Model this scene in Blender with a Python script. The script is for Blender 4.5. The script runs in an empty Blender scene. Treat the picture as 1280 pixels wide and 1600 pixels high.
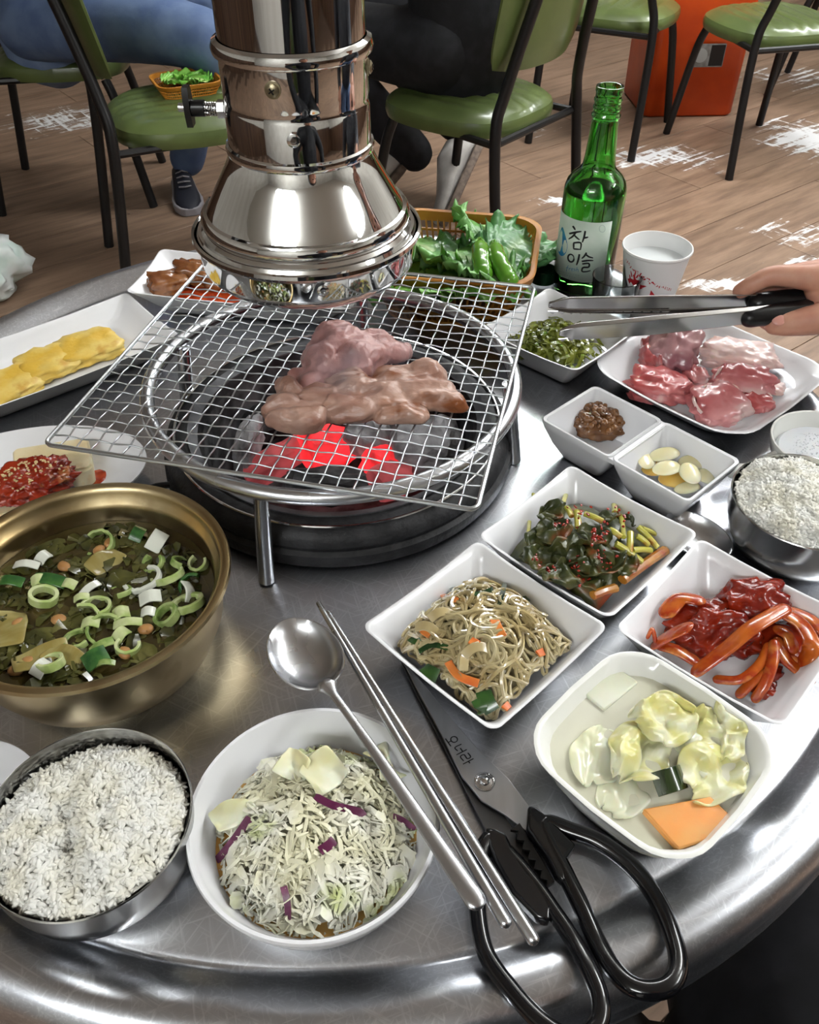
import bpy, bmesh, math, random
from math import sin, cos, pi, radians as rad
from mathutils import Vector, Matrix, noise

SC = bpy.context.scene
COL = SC.collection
T = 0.72                      # height of the table top above the floor (metres)
CAMZ, PITCH, FPX = T + 0.47, rad(42.08), 1354.0

# ------------------------------------------------------------------ camera
cam_d = bpy.data.cameras.new('camera'); cam = bpy.data.objects.new('camera', cam_d); COL.objects.link(cam)
cam_d.sensor_fit = 'HORIZONTAL'; cam_d.sensor_width = 36.0; cam_d.lens = FPX / 1280 * 36.0
cam.location = (0, 0, CAMZ); cam.rotation_euler = (pi / 2 - PITCH, 0, 0)
cam_d.clip_start = 0.02
SC.camera = cam

# ------------------------------------------------------------------ world and exposure
w = bpy.data.worlds.new('world'); SC.world = w; w.use_nodes = True
w.node_tree.nodes['Background'].inputs[0].default_value = (0.80, 0.88, 1.0, 1)
w.node_tree.nodes['Background'].inputs[1].default_value = 0.35
SC.view_settings.view_transform = 'Standard'; SC.view_settings.look = 'None'
SC.view_settings.gamma = 1.0; SC.view_settings.use_curve_mapping = False
SC.view_settings.exposure = 0.28
SC.cycles.max_bounces = 6; SC.cycles.diffuse_bounces = 2; SC.cycles.glossy_bounces = 3; SC.cycles.transmission_bounces = 6; SC.cycles.transparent_max_bounces = 6
SC.cycles.caustics_reflective = False; SC.cycles.caustics_refractive = False
LIGHT = 23.0                  # strength of the ceiling fluorescent diffusers

# ------------------------------------------------------------------ helpers
def at(px, py, h):
    """point of the place seen at a photograph pixel, at height h over the table top"""
    u = (px - 640) / FPX; v = (py - 800) / FPX
    d = Vector((u, cos(PITCH) - v * sin(PITCH), -sin(PITCH) - v * cos(PITCH)))
    t = (T + h - CAMZ) / d.z
    return Vector((d.x * t, d.y * t, T + h))

def S(r, g=None, b=None):
    if g is None: g = b = r
    f = lambda c: (c / 255 / 12.92) if c / 255 <= 0.04045 else ((c / 255 + 0.055) / 1.055) ** 2.4
    return (f(r), f(g), f(b), 1.0)

MATS = {}
def mat(name, col, rough=.5, metal=0., c2=None, c3=None, ns=20., lo=.4, hi=.62, det=4., bump=0., bs=60., bd=.002,
        trans=0., ior=1.45, sss=0., coat=0., spec=.5, emis=None, estr=0., stretch=(1, 1, 1), rvar=0., alpha=1., rand=0., world=False, aniso=0.):
    if name in MATS: return MATS[name]
    m = bpy.data.materials.new(name); m.use_nodes = True; MATS[name] = m
    nt = m.node_tree; N = nt.nodes; L = nt.links; P = N['Principled BSDF']
    P.inputs['Base Color'].default_value = col; P.inputs['Roughness'].default_value = rough
    P.inputs['Metallic'].default_value = metal; P.inputs['IOR'].default_value = ior
    P.inputs['Transmission Weight'].default_value = trans; P.inputs['Specular IOR Level'].default_value = spec
    P.inputs['Coat Weight'].default_value = coat; P.inputs['Coat Roughness'].default_value = .06
    P.inputs['Alpha'].default_value = alpha
    P.inputs['Anisotropic'].default_value = aniso
    if sss:
        P.inputs['Subsurface Weight'].default_value = sss; P.inputs['Subsurface Radius'].default_value = (.4, .25, .15); P.inputs['Subsurface Scale'].default_value = .008
    if emis: P.inputs['Emission Color'].default_value = emis; P.inputs['Emission Strength'].default_value = estr
    vec = None
    if c2 or bump or rvar:
        if world:
            tc = N.new('ShaderNodeNewGeometry'); out = tc.outputs['Position']
        else:
            tc = N.new('ShaderNodeTexCoord'); out = tc.outputs['Object']
        mp = N.new('ShaderNodeMapping'); mp.inputs['Scale'].default_value = stretch
        L.new(out, mp.inputs['Vector']); vec = mp.outputs['Vector']
    colout = None
    if c2:
        n = N.new('ShaderNodeTexNoise'); n.inputs['Scale'].default_value = ns; n.inputs['Detail'].default_value = det
        L.new(vec, n.inputs['Vector'])
        r = N.new('ShaderNodeValToRGB'); e = r.color_ramp.elements
        e[0].position = lo; e[0].color = col; e[1].position = hi; e[1].color = c2
        if c3: x = e.new(min(.99, hi + .12)); x.color = c3
        L.new(n.outputs['Fac'], r.inputs['Fac']); colout = r.outputs['Color']
        L.new(colout, P.inputs['Base Color'])
        if rvar:
            mm = N.new('ShaderNodeMath'); mm.operation = 'MULTIPLY_ADD'; mm.inputs[1].default_value = rvar; mm.inputs[2].default_value = rough - rvar / 2
            L.new(n.outputs['Fac'], mm.inputs[0]); L.new(mm.outputs[0], P.inputs['Roughness'])
    if rand:
        oi = N.new('ShaderNodeObjectInfo'); hs = N.new('ShaderNodeHueSaturation')
        mm = N.new('ShaderNodeMath'); mm.operation = 'MULTIPLY_ADD'; mm.inputs[1].default_value = rand * 2; mm.inputs[2].default_value = 1 - rand
        L.new(oi.outputs['Random'], mm.inputs[0]); L.new(mm.outputs[0], hs.inputs['Value'])
        if colout: L.new(colout, hs.inputs['Color'])
        else: hs.inputs['Color'].default_value = col
        L.new(hs.outputs['Color'], P.inputs['Base Color'])
    if bump:
        n = N.new('ShaderNodeTexNoise'); n.inputs['Scale'].default_value = bs; n.inputs['Detail'].default_value = 5
        L.new(vec, n.inputs['Vector'])
        b = N.new('ShaderNodeBump'); b.inputs['Strength'].default_value = bump; b.inputs['Distance'].default_value = bd
        L.new(n.outputs['Fac'], b.inputs['Height']); L.new(b.outputs['Normal'], P.inputs['Normal'])
    return m

class MB:
    """collects shapes; build() links them as ONE mesh object"""
    def __init__(s): s.v = []; s.f = []
    def add(s, vf, M=None):
        v, f = vf; o = len(s.v)
        s.v += [tuple(M @ Vector(p)) for p in v] if M is not None else [tuple(p) for p in v]
        s.f += [tuple(i + o for i in q) for q in f]; return s
    def build(s, name, m, parent=None, smooth=True, loc=None, rot=None, sub=0, solid=0, bevel=0, angle=40):
        me = bpy.data.meshes.new(name); me.from_pydata(s.v, [], s.f); me.update()
        if smooth:
            me.polygons.foreach_set('use_smooth', [True] * len(me.polygons))
            if angle: me.set_sharp_from_angle(angle=rad(angle))
        for k in (m if isinstance(m, (list, tuple)) else [m]): me.materials.append(k)
        o = bpy.data.objects.new(name, me); COL.objects.link(o)
        if parent: o.parent = parent
        if loc is not None: o.location = loc
        if rot is not None: o.rotation_euler = rot if isinstance(rot, (tuple, list)) else (0, 0, rot)
        if solid: x = o.modifiers.new('thick', 'SOLIDIFY'); x.thickness = solid; x.offset = 0
        if bevel: x = o.modifiers.new('bevel', 'BEVEL'); x.width = bevel; x.segments = 2; x.limit_method = 'ANGLE'
        if sub: x = o.modifiers.new('sub', 'SUBSURF'); x.levels = sub; x.render_levels = sub
        return o

def tag(o, label=None, cat=None, group=None, kind=None):
    if label: o['label'] = label
    if cat: o['category'] = cat
    if group: o['group'] = group
    if kind: o['kind'] = kind
    return o
def empty(name, loc=(0, 0, 0), rot=0, label=None, cat=None, group=None):
    o = bpy.data.objects.new(name, None); COL.objects.link(o); o.empty_display_size = .02
    o.location = loc; o.rotation_euler = rot if isinstance(rot, (tuple, list)) else (0, 0, rot)
    return tag(o, label, cat, group)
def copy_tree(o, parent=None):
    c = o.copy(); COL.objects.link(c)
    if parent: c.parent = parent
    for ch in list(o.children): copy_tree(ch, c)
    return c

def quads(nr, nc, closed=True):
    f = []
    for i in range(nr - 1):
        for j in range(nc if closed else nc - 1):
            k = (j + 1) % nc
            f.append((i * nc + j, i * nc + k, (i + 1) * nc + k, (i + 1) * nc + j))
    return f
def loft(rings, cap0=True, cap1=True, wrap=False):
    n = len(rings[0]); v = [p for r in rings for p in r]; f = quads(len(rings), n)
    if wrap:
        a = (len(rings) - 1) * n
        f += [(a + j, a + (j + 1) % n, (j + 1) % n, j) for j in range(n)]
    else:
        if cap0: f.append(tuple(range(n - 1, -1, -1)))
        if cap1: a = (len(rings) - 1) * n; f.append(tuple(range(a, a + n)))
    return v, f
def lathe(prof, n=48, wrap=False, cap0=True, cap1=True):
    return loft([[(r * cos(2 * pi * j / n), r * sin(2 * pi * j / n), z) for j in range(n)] for r, z in prof], cap0, cap1, wrap)
def rrect(hx, hy, r, z, k=6, lift=0., bow=0.):
    """rounded rectangle ring; bow pulls the middle of the sides, lift raises the corners"""
    p = []; r = min(r, hx * .999, hy * .999)
    for cx, cy, a0 in ((1, 1, 0), (-1, 1, 90), (-1, -1, 180), (1, -1, 270)):
        for i in range(k + 1):
            a = rad(a0 + 90 * i / k); p.append([cx * (hx - r) + r * cos(a), cy * (hy - r) + r * sin(a)])
    q = []
    m = len(p)
    for i in range(m):                       # add points in the middle of each side
        q.append(p[i])
        if i % (k + 1) == k:
            a, b = p[i], p[(i + 1) % m]
            for t in (.25, .5, .75): q.append([a[0] + (b[0] - a[0]) * t, a[1] + (b[1] - a[1]) * t])
    out = []
    for x, y in q:
        c = min(abs(x) / hx, abs(y) / hy)    # 1 at a corner, 0 at the middle of a side
        s = 1 + bow * (1 - c)
        out.append((x * s, y * s, z + lift * c ** 2))
    return out
def box(sx, sy, sz, c=(0, 0, 0)):
    x, y, z = sx / 2, sy / 2, sz / 2; a, b, d = c
    v = [(a + i * x, b + j * y, d + k * z) for k in (-1, 1) for j in (-1, 1) for i in (-1, 1)]
    return v, [(0, 2, 3, 1), (4, 5, 7, 6), (0, 1, 5, 4), (2, 6, 7, 3), (0, 4, 6, 2), (1, 3, 7, 5)]
def catmull(P, n=6, closed=False):
    P = [Vector(p) for p in P]; out = []; m = len(P)
    for i in range(m if closed else m - 1):
        g = (lambda k: P[k % m]) if closed else (lambda k: P[max(0, min(m - 1, k))])
        a, b, c, d = g(i - 1), g(i), g(i + 1), g(i + 2)
        for j in range(n):
            t = j / n
            out.append(.5 * ((2 * b) + (c - a) * t + (2 * a - 5 * b + 4 * c - d) * t * t + (3 * b - a - 3 * c + d) * t ** 3))
    if not closed: out.append(P[-1])
    return out
def frames(P, up=None):
    fr = []; n = None
    for i, p in enumerate(P):
        t = (P[min(i + 1, len(P) - 1)] - P[max(i - 1, 0)])
        t = t.normalized() if t.length > 1e-9 else Vector((1, 0, 0))
        if n is None or up is not None:
            u = Vector(up) if up is not None else (Vector((0, 0, 1)) if abs(t.z) < .9 else Vector((1, 0, 0)))
            n = u
        n = n - t * n.dot(t)
        if n.length < 1e-6: n = t.orthogonal()
        n = n.normalized(); fr.append((t, n, t.cross(n)))
    return fr
def tube(P, r, n=8, closed=False, flat=1., up=None, rounded=False):
    """tube along P; r a number or one per point; flat squeezes along the up vector"""
    P = [Vector(p) for p in P]
    R = [r] * len(P) if not hasattr(r, '__len__') else list(r)
    if rounded:
        P2, R2 = [], []
        for p, q, rr, sgn in ((P[0], P[1], R[0], 1), ):
            d = (p - q).normalized()
            for a in (80, 50, 25): P2.append(p + d * rr * sin(rad(a))); R2.append(rr * cos(rad(a)))
        d = (P[-1] - P[-2]).normalized(); e = []
        for a in (25, 50, 80): e.append((P[-1] + d * R[-1] * sin(rad(a)), R[-1] * cos(rad(a))))
        P = P2 + P + [x[0] for x in e]; R = R2 + R + [x[1] for x in e]
    F = frames(P, up); rings = []
    if closed:
        F = []
        m = len(P)
        for i in range(m):
            t = (P[(i + 1) % m] - P[i - 1]).normalized(); u = Vector(up or (0, 0, 1)); nn = (u - t * u.dot(t)).normalized(); F.append((t, nn, t.cross(nn)))
    for p, rr, (t, a, b) in zip(P, R, F):
        rings.append([tuple(p + a * (rr * flat * sin(2 * pi * j / n)) + b * (rr * cos(2 * pi * j / n))) for j in range(n)])
    return loft(rings, wrap=closed)
def strip(P, W, th, up=(0, 0, 1), tw=None):
    """flat strip of width W and thickness th along P (closed solid); tw twists it"""
    P = [Vector(p) for p in P]; F = frames(P, up); rings = []
    Wl = W if hasattr(W, '__len__') else [W] * len(P)
    for i, (p, (t, a, b)) in enumerate(zip(P, F)):
        if tw: q = Matrix.Rotation(tw * i / max(1, len(P) - 1), 3, t); a = q @ a; b = q @ b
        x = b * (Wl[i] / 2); y = a * (th / 2)
        rings.append([tuple(p - x - y), tuple(p + x - y), tuple(p + x + y), tuple(p - x + y)])
    return loft(rings)
def circle(r, z=0, n=48, c=(0, 0)): return [Vector((c[0] + r * cos(2 * pi * i / n), c[1] + r * sin(2 * pi * i / n), z)) for i in range(n)]
_ico = {}
def ico(k):
    if k not in _ico:
        b = bmesh.new(); bmesh.ops.create_icosphere(b, subdivisions=k, radius=1)
        _ico[k] = ([v.co.copy() for v in b.verts], [tuple(v.index for v in f.verts) for f in b.faces]); b.free()
    return _ico[k]
def fbm(p, o=3):
    s = 0; a = 1.
    for i in range(o): s += a * noise.noise(p); p = p * 2.03; a *= .5
    return s
def blob(rx, ry, rz, seed=0, amp=.15, fr=2., k=4, floor=None, o=3, box_=0., ridge=0.):
    """lumpy body; floor flattens it underneath; box_ squares it off"""
    V, F = ico(k); off = Vector((seed * 7.13, seed * 3.7, seed * 1.9)); out = []
    for p in V:
        q = p
        if box_:
            m = max(abs(p.x), abs(p.y), abs(p.z)); q = p.lerp(p / m, box_)
        q = q * (1 + amp * fbm(p * fr + off, o))
        if ridge: q = q * (1 + ridge * (.35 - abs(noise.noise(p * fr * 1.7 + off * 2)) - .5 * abs(noise.noise(p * fr * 3.9 + off))))
        z = q.z * rz
        if floor is not None and z < floor: z = floor + (z - floor) * .08
        out.append((q.x * rx, q.y * ry, z))
    return out, F
def sheet(nu, nv, fn): return [tuple(fn(i / (nu - 1), j / (nv - 1))) for i in range(nu) for j in range(nv)], quads(nu, nv, False)
def rot(ax, a): return Matrix.Rotation(a, 4, ax)
def trs(loc, rz=0, rx=0, ry=0, s=1.): return Matrix.Translation(Vector(loc)) @ rot('Z', rz) @ rot('Y', ry) @ rot('X', rx) @ Matrix.Diagonal((s, s, s, 1)) if not hasattr(s, '__len__') else Matrix.Translation(Vector(loc)) @ rot('Z', rz) @ rot('Y', ry) @ rot('X', rx) @ Matrix.Diagonal((*s, 1))

# ------------------------------------------------------------------ shared materials
M_STEEL = mat('polished_steel', S(205, 206, 208), .10, 1.)
M_STEEL2 = mat('brushed_steel', S(190, 192, 197), .27, 1., c2=S(210, 212, 216), ns=9, rvar=.16, bump=.12, bs=400, bd=.0004)
M_CHROME = mat('duct_chrome', S(222, 222, 222), .045, 1.)
M_PORC = mat('white_melamine', S(246, 246, 248), .22, spec=.5, coat=.3)
M_PORCW = mat('warm_white_porcelain', S(246, 246, 240), .2, coat=.4)
M_BLACK = mat('black_plastic', S(18, 18, 20), .3)
M_IRON = mat('cast_iron', S(26, 26, 28), .55, .2, c2=S(48, 48, 50), ns=60, bump=.4, bs=220)
M_FRAME = mat('black_painted_steel', S(20, 19, 20), .38)

# ------------------------------------------------------------------ the room
X0, X1, Y0, Y1, ZC = -3.6, 4.2, -2.6, 7.4, 2.62
def slab(name, x0, x1, y0, y1, z0, z1, m):
    o = MB().add(box(x1 - x0, y1 - y0, z1 - z0)).build(name, m, smooth=False, loc=((x0 + x1) / 2, (y0 + y1) / 2, (z0 + z1) / 2)); o['kind'] = 'structure'; return o

def floor_material():
    m = bpy.data.materials.new('worn_wood_vinyl'); m.use_nodes = True; nt = m.node_tree; N = nt.nodes; L = nt.links; P = N['Principled BSDF']
    g = N.new('ShaderNodeNewGeometry'); mp = N.new('ShaderNodeMapping'); mp.vector_type = 'TEXTURE'
    mp.inputs['Rotation'].default_value = (0, 0, FLOOR_A); L.new(g.outputs['Position'], mp.inputs['Vector'])
    def noise_(scale, st, det=5, src=None):
        k = N.new('ShaderNodeMapping'); k.inputs['Scale'].default_value = st; L.new(src or mp.outputs['Vector'], k.inputs['Vector'])
        n = N.new('ShaderNodeTexNoise'); n.inputs['Scale'].default_value = scale; n.inputs['Detail'].default_value = det; n.inputs['Roughness'].default_value = .62
        L.new(k.outputs['Vector'], n.inputs['Vector']); return n.outputs['Fac']
    def math_(op, a, b=None, c=None):
        x = N.new('ShaderNodeMath'); x.operation = op
        for i, q in enumerate((a, b, c)):
            if q is None: continue
            if isinstance(q, (int, float)): x.inputs[i].default_value = q
            else: L.new(q, x.inputs[i])
        return x.outputs[0]
    grain = noise_(3.2, (1.2, 9, 1)); r = N.new('ShaderNodeValToRGB'); e = r.color_ramp.elements
    e[0].position = .3; e[0].color = S(110, 88, 72); e[1].position = .72; e[1].color = S(160, 132, 110); x = e.new(.5); x.color = S(138, 112, 92)
    L.new(grain, r.inputs['Fac'])
    oi = N.new('ShaderNodeObjectInfo'); hs = N.new('ShaderNodeHueSaturation')
    L.new(math_('MULTIPLY_ADD', oi.outputs['Random'], .22, .88), hs.inputs['Value']); L.new(r.outputs['Color'], hs.inputs['Color'])
    # worn-through white streaks in patches of their own
    sep = N.new('ShaderNodeSeparateXYZ'); L.new(g.outputs['Position'], sep.inputs[0])
    tot = None
    for cx, cy, rx, ry in WEAR:
        dx = math_('DIVIDE', math_('SUBTRACT', sep.outputs['X'], cx), rx); dy = math_('DIVIDE', math_('SUBTRACT', sep.outputs['Y'], cy), ry)
        d = math_('SUBTRACT', 1.0, math_('ADD', math_('MULTIPLY', dx, dx), math_('MULTIPLY', dy, dy)))
        tot = d if tot is None else math_('MAXIMUM', tot, d)
    tot = math_('MAXIMUM', tot, 0.0)
    s1 = noise_(4.0, (.7, 10, 1), 8); s2 = noise_(4.0, (10, .9, 1), 8); sp = noise_(26, (1, 1, 1), 6)
    s3 = noise_(1.7, (1, 2.2, 1), 9); st = math_('ADD', math_('MULTIPLY', math_('MAXIMUM', s1, math_('MULTIPLY', s2, .93)), .62), math_('MULTIPLY', s3, .42))
    q = math_('ADD', math_('MULTIPLY', st, .9), math_('MULTIPLY', sp, .22))
    wear = math_('ADD', q, math_('MULTIPLY', tot, .20))
    rr = N.new('ShaderNodeValToRGB'); rr.color_ramp.elements[0].position = .755; rr.color_ramp.elements[1].position = .80; L.new(wear, rr.inputs['Fac'])
    near = N.new('ShaderNodeValToRGB'); near.color_ramp.elements[0].position = .0; near.color_ramp.elements[1].position = .12; L.new(tot, near.inputs['Fac'])
    fac = math_('MULTIPLY', rr.outputs['Color'], near.outputs['Color'])
    mx = N.new('ShaderNodeMix'); mx.data_type = 'RGBA'; L.new(fac, mx.inputs['Factor']); L.new(hs.outputs['Color'], mx.inputs['A']); mx.inputs['B'].default_value = S(232, 232, 232)
    L.new(mx.outputs['Result'], P.inputs['Base Color']); P.inputs['Roughness'].default_value = .42
    return m
FLOOR_A = rad(38)
WEAR = [(.95, 3.28, .42, .22), (1.62, 3.5, .38, .42), (1.3, 2.62, .34, .2), (1.08, 2.30, .55, .07), (.42, 3.7, .3, .25), (-1.45, 3.7, .4, .3), (.62, 2.9, .3, .07), (1.25, 2.45, .3, .06), (1.9, 4.3, .5, .3)]
M_FLOOR = floor_material()
floor = slab('floor', X0, X1, Y0, Y1, -.12, -.004, mat('floor_joint', S(96, 76, 62), .6))
pl = None
ca, sa = cos(FLOOR_A), sin(FLOOR_A); PW, PL = .205, 1.45
for j in range(-30, 40):
    for i in range(-8, 12):
        lx = (i + (j * .37) % 1) * PL; ly = j * PW
        x, y = lx * ca - ly * sa, lx * sa + ly * ca
        if not (X0 + .45 < x < X1 - .45 and Y0 + .45 < y < Y1 - .45): continue
        if pl is None:
            pl = MB().add(loft([rrect(PL / 2 - .0012, PW / 2 - .0012, .002, -.004, 1), rrect(PL / 2 - .0012, PW / 2 - .0012, .002, -.0006, 1), rrect(PL / 2 - .0022, PW / 2 - .0022, .002, 0, 1)])).build('plank', M_FLOOR, None, smooth=False); o = pl
        else: o = pl.copy(); COL.objects.link(o)
        o.parent = floor; o.matrix_parent_inverse = Matrix.Translation(-Vector(floor.location)); o.location = (x, y, 0); o.rotation_euler = (0, 0, FLOOR_A)

M_WALL = mat('white_plaster', S(222, 220, 212), .8, c2=S(210, 207, 198), ns=3)
M_WOOD = mat('dark_wood_panel', S(66, 46, 34), .5, c2=S(92, 66, 48), ns=5, stretch=(1, 1, .15))
slab('ceiling', X0, X1, Y0, Y1, ZC, ZC + .1, mat('cream_ceiling', S(228, 226, 218), .85))
slab('wall_left', X0 - .1, X0, Y0, Y1, 0, ZC, M_WALL); slab('wall_right', X1, X1 + .1, Y0, Y1, 0, ZC, M_WALL)
slab('wall_back', X0, X1, Y1, Y1 + .1, 0, ZC, M_WALL); slab('wall_front', X0, X1, Y0 - .1, Y0, 0, ZC, M_WALL)
slab('trim_1', X0, X1, Y1 - .02, Y1, 0, 1.0, M_WOOD); slab('trim_2', X1 - .02, X1, Y0, Y1 - .02, 0, 1.0, M_WOOD); slab('trim_3', X0, X0 + .02, Y0, Y1 - .02, 0, 1.0, M_WOOD)
slab('trim_4', -.35, X1 - .02, Y0, Y0 + .02, 0, 1.1, M_WOOD)

M_LAMP = mat('fluorescent_diffuser', S(255, 255, 255), .5, emis=(.95, .98, 1.0, 1), estr=LIGHT)
def ceiling_light(x, y, lx, ly, label):
    """suspended batten: bare diffuser below a slim spine, so it also lights the ceiling"""
    t = empty('ceiling_light', (x, y, ZC - .30), 0, label, 'ceiling light', 'suspended fluorescent lamps')
    M_H = mat('lamp_housing', S(235, 235, 235), .5)
    MB().add(box(max(.05, lx - .2 if lx > ly else .05), max(.05, ly - .2 if ly > lx else .05), .03, (0, 0, .045))).build('spine', M_H, t, smooth=False)
    MB().add(loft([rrect(lx / 2, ly / 2, .04, -.02, 4), rrect(lx / 2 + .01, ly / 2 + .01, .05, 0, 4), rrect(lx / 2, ly / 2, .04, .03, 4)])).build('diffuser', M_LAMP, t)
    for s in (-1, 1): MB().add(tube([(s * lx * .3 if lx > ly else 0, s * ly * .3 if ly > lx else 0, .06), (s * lx * .3 if lx > ly else 0, s * ly * .3 if ly > lx else 0, .30)], .004, 6)).build('hanger', M_H, t)
for x, y, lx, ly, l in [(1.6, 1.75, .28, 1.3, 'long fluorescent lamp above the right side of the grill table'), (.55, 3.2, 1.3, .28, 'fluorescent lamp above the chair beyond the basket'),
                        (2.5, 4.1, 1.3, .28, 'fluorescent lamp above the far right chairs'), (2.6, .2, .28, 1.3, 'fluorescent lamp near the right wall'), (-1.0, -1.6, 1.2, .28, 'added unseen fill lamp behind the near side of the table')]:  # the last lamp is added, unseen, to fill the near dishes and rear wall
    ceiling_light(x, y, lx, ly, l)

# ------------------------------------------------------------------ the round steel table
TC = Vector((-.055, .583, T)); PIT = Vector((-.061, .603, T))
def table_steel():
    m = bpy.data.materials.new('scratched_table_steel'); m.use_nodes = True; nt = m.node_tree; N = nt.nodes; L = nt.links; P = N['Principled BSDF']
    P.inputs['Metallic'].default_value = 1; P.inputs['Base Color'].default_value = S(196, 199, 206)
    tc = N.new('ShaderNodeTexCoord'); prev = None; hs = []
    for k, (a, sc) in enumerate(((.3, 105), (1.1, 95), (1.9, 120), (2.6, 100))):
        mp = N.new('ShaderNodeMapping'); mp.vector_type = 'TEXTURE'; mp.inputs['Rotation'].default_value = (0, 0, a); mp.inputs['Scale'].default_value = (1, 26, 1); mp.inputs['Location'].default_value = (.7 + k, .9, .3 * k)
        L.new(tc.outputs['Object'], mp.inputs['Vector'])
        n = N.new('ShaderNodeTexNoise'); n.inputs['Scale'].default_value = sc * 6; n.inputs['Detail'].default_value = 2; L.new(mp.outputs['Vector'], n.inputs['Vector'])
        r = N.new('ShaderNodeMapRange'); r.inputs['From Min'].default_value = .57; r.inputs['From Max'].default_value = .74; L.new(n.outputs['Fac'], r.inputs['Value']); hs.append(r.outputs[0])
    for h in hs:
        if prev is None: prev = h; continue
        x = N.new('ShaderNodeMath'); x.operation = 'MAXIMUM'; L.new(prev, x.inputs[0]); L.new(h, x.inputs[1]); prev = x.outputs[0]
    n = N.new('ShaderNodeTexNoise'); n.inputs['Scale'].default_value = 7; n.inputs['Detail'].default_value = 6; L.new(tc.outputs['Object'], n.inputs['Vector'])
    x = N.new('ShaderNodeMath'); x.operation = 'MULTIPLY_ADD'; x.inputs[1].default_value = .22; x.inputs[2].default_value = .20; L.new(n.outputs['Fac'], x.inputs[0])
    L.new(x.outputs[0], P.inputs['Roughness'])
    mx = N.new('ShaderNodeMix'); mx.data_type = 'RGBA'; mx.inputs['A'].default_value = S(194, 197, 204); mx.inputs['B'].default_value = S(220, 223, 229); L.new(prev, mx.inputs['Factor']); L.new(mx.outputs['Result'], P.inputs['Base Color'])
    return m
M_TABLE = table_steel()
t = empty('grill_table', (TC.x, TC.y, 0), 0, 'round stainless steel grill table with a raised rolled rim', 'table')
tt = MB().add(lathe([(.118, 0), (.407, 0), (.4095, -.0016), (.412, -.0022), (.4145, -.0012), (.421, .004), (.430, .0085), (.438, .0098), (.446, .0075), (.4525, .001), (.4555, -.008), (.456, -.014),
                (.4535, -.018), (.4535, -.021), (.4565, -.025), (.4565, -.031), (.4535, -.034), (.449, -.032), (.40, -.030), (.118, -.028)], 160, wrap=True, cap0=False, cap1=False))
tt.v = [(x + (PIT.x - TC.x), y + (PIT.y - TC.y), z) if math.hypot(x, y) < .2 else (x, y, z) for x, y, z in tt.v]
tt.build('table_top', M_TABLE, t, loc=(0, 0, T), angle=60)
MB().add(lathe([(.19, T - .24), (.19, T - .03), (.186, T - .03), (.186, T - .236), (.05, T - .236), (.05, T - .24)], 48, wrap=True)).build('fire_drum', M_STEEL2, t)
MB().add(lathe([(.05, .03), (.05, T - .24)], 32)).build('column', M_STEEL2, t)
MB().add(lathe([(.25, 0), (.25, .012), (.22, .025), (.06, .035)], 48)).build('base', M_IRON, t)

# ------------------------------------------------------------------ charcoal brazier, coals, grill stand, grate, meat
t = empty('charcoal_brazier', PIT, 0, 'black cast iron charcoal pit set into the middle of the table', 'brazier')
MB().add(lathe([(.119, .002), (.147, .002), (.1495, .006), (.149, .014), (.1455, .0165), (.1455, .019), (.147, .021), (.1455, .027), (.139, .033), (.127, .0345), (.119, .031), (.116, .024)], 96, wrap=True)).build('iron_collar', M_IRON, t)
MB().add(lathe([(.116, .024), (.113, .0), (.108, -.05), (.07, -.062), (.0005, -.062), (.0005, -.066), (.072, -.066), (.112, -.054), (.1165, 0)], 64, wrap=True)).build('fire_bowl', mat('sooty_firebowl', S(30, 30, 32), .75, c2=S(84, 84, 86), ns=50, bump=.7, bs=160), t)
MB().add(tube(circle(.1375, .0348, 96), .0011, 6, closed=True)).build('rim_wire', M_STEEL, t)
MB().add(lathe([(.1265, .0345), (.1265, .0358), (.1185, .0325), (.1185, .031)], 96, wrap=True)).build('ash_lip', mat('ashy_lip', S(105, 105, 108), .6, .5, c2=S(70, 70, 74), ns=40), t)
MB().add(tube(catmull([(-.128, -.062, .012), (-.148, -.066, .012), (-.156, -.083, .012), (-.146, -.093, .010), (-.126, -.085, .010)], 6), .0028, 8)).build('handle', M_BLACK, t)

M_ASH = mat('ash_charcoal', S(176, 174, 176), .95, c2=S(112, 110, 112), ns=70, lo=.35, hi=.7, bump=.8, bs=130, bd=.003)
M_COAL = mat('black_charcoal', S(26, 25, 26), .8, c2=S(70, 68, 70), ns=60, bump=.6, bs=120)
def ember_mat(name, e, k):
    m = mat(name, S(150, 60, 60), .9, bump=.5, bs=100); nt = m.node_tree; N = nt.nodes; L = nt.links; P = N['Principled BSDF']
    tc = N.new('ShaderNodeTexCoord'); n = N.new('ShaderNodeTexNoise'); n.inputs['Scale'].default_value = 42; L.new(tc.outputs['Object'], n.inputs['Vector'])
    r = N.new('ShaderNodeValToRGB'); r.color_ramp.elements[0].position = .34; r.color_ramp.elements[0].color = (e[0] * .3, e[1] * .3, e[2] * .3, 1); r.color_ramp.elements[1].position = .56; r.color_ramp.elements[1].color = e
    L.new(n.outputs['Fac'], r.inputs['Fac']); L.new(r.outputs['Color'], P.inputs['Emission Color']); P.inputs['Emission Strength'].default_value = k
    return m
M_EMBER = ember_mat('glowing_ember', (1, .022, .03, 1), 1.25)
M_EMBER2 = ember_mat('dull_ember', (.30, .055, .06, 1), .7)
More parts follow.
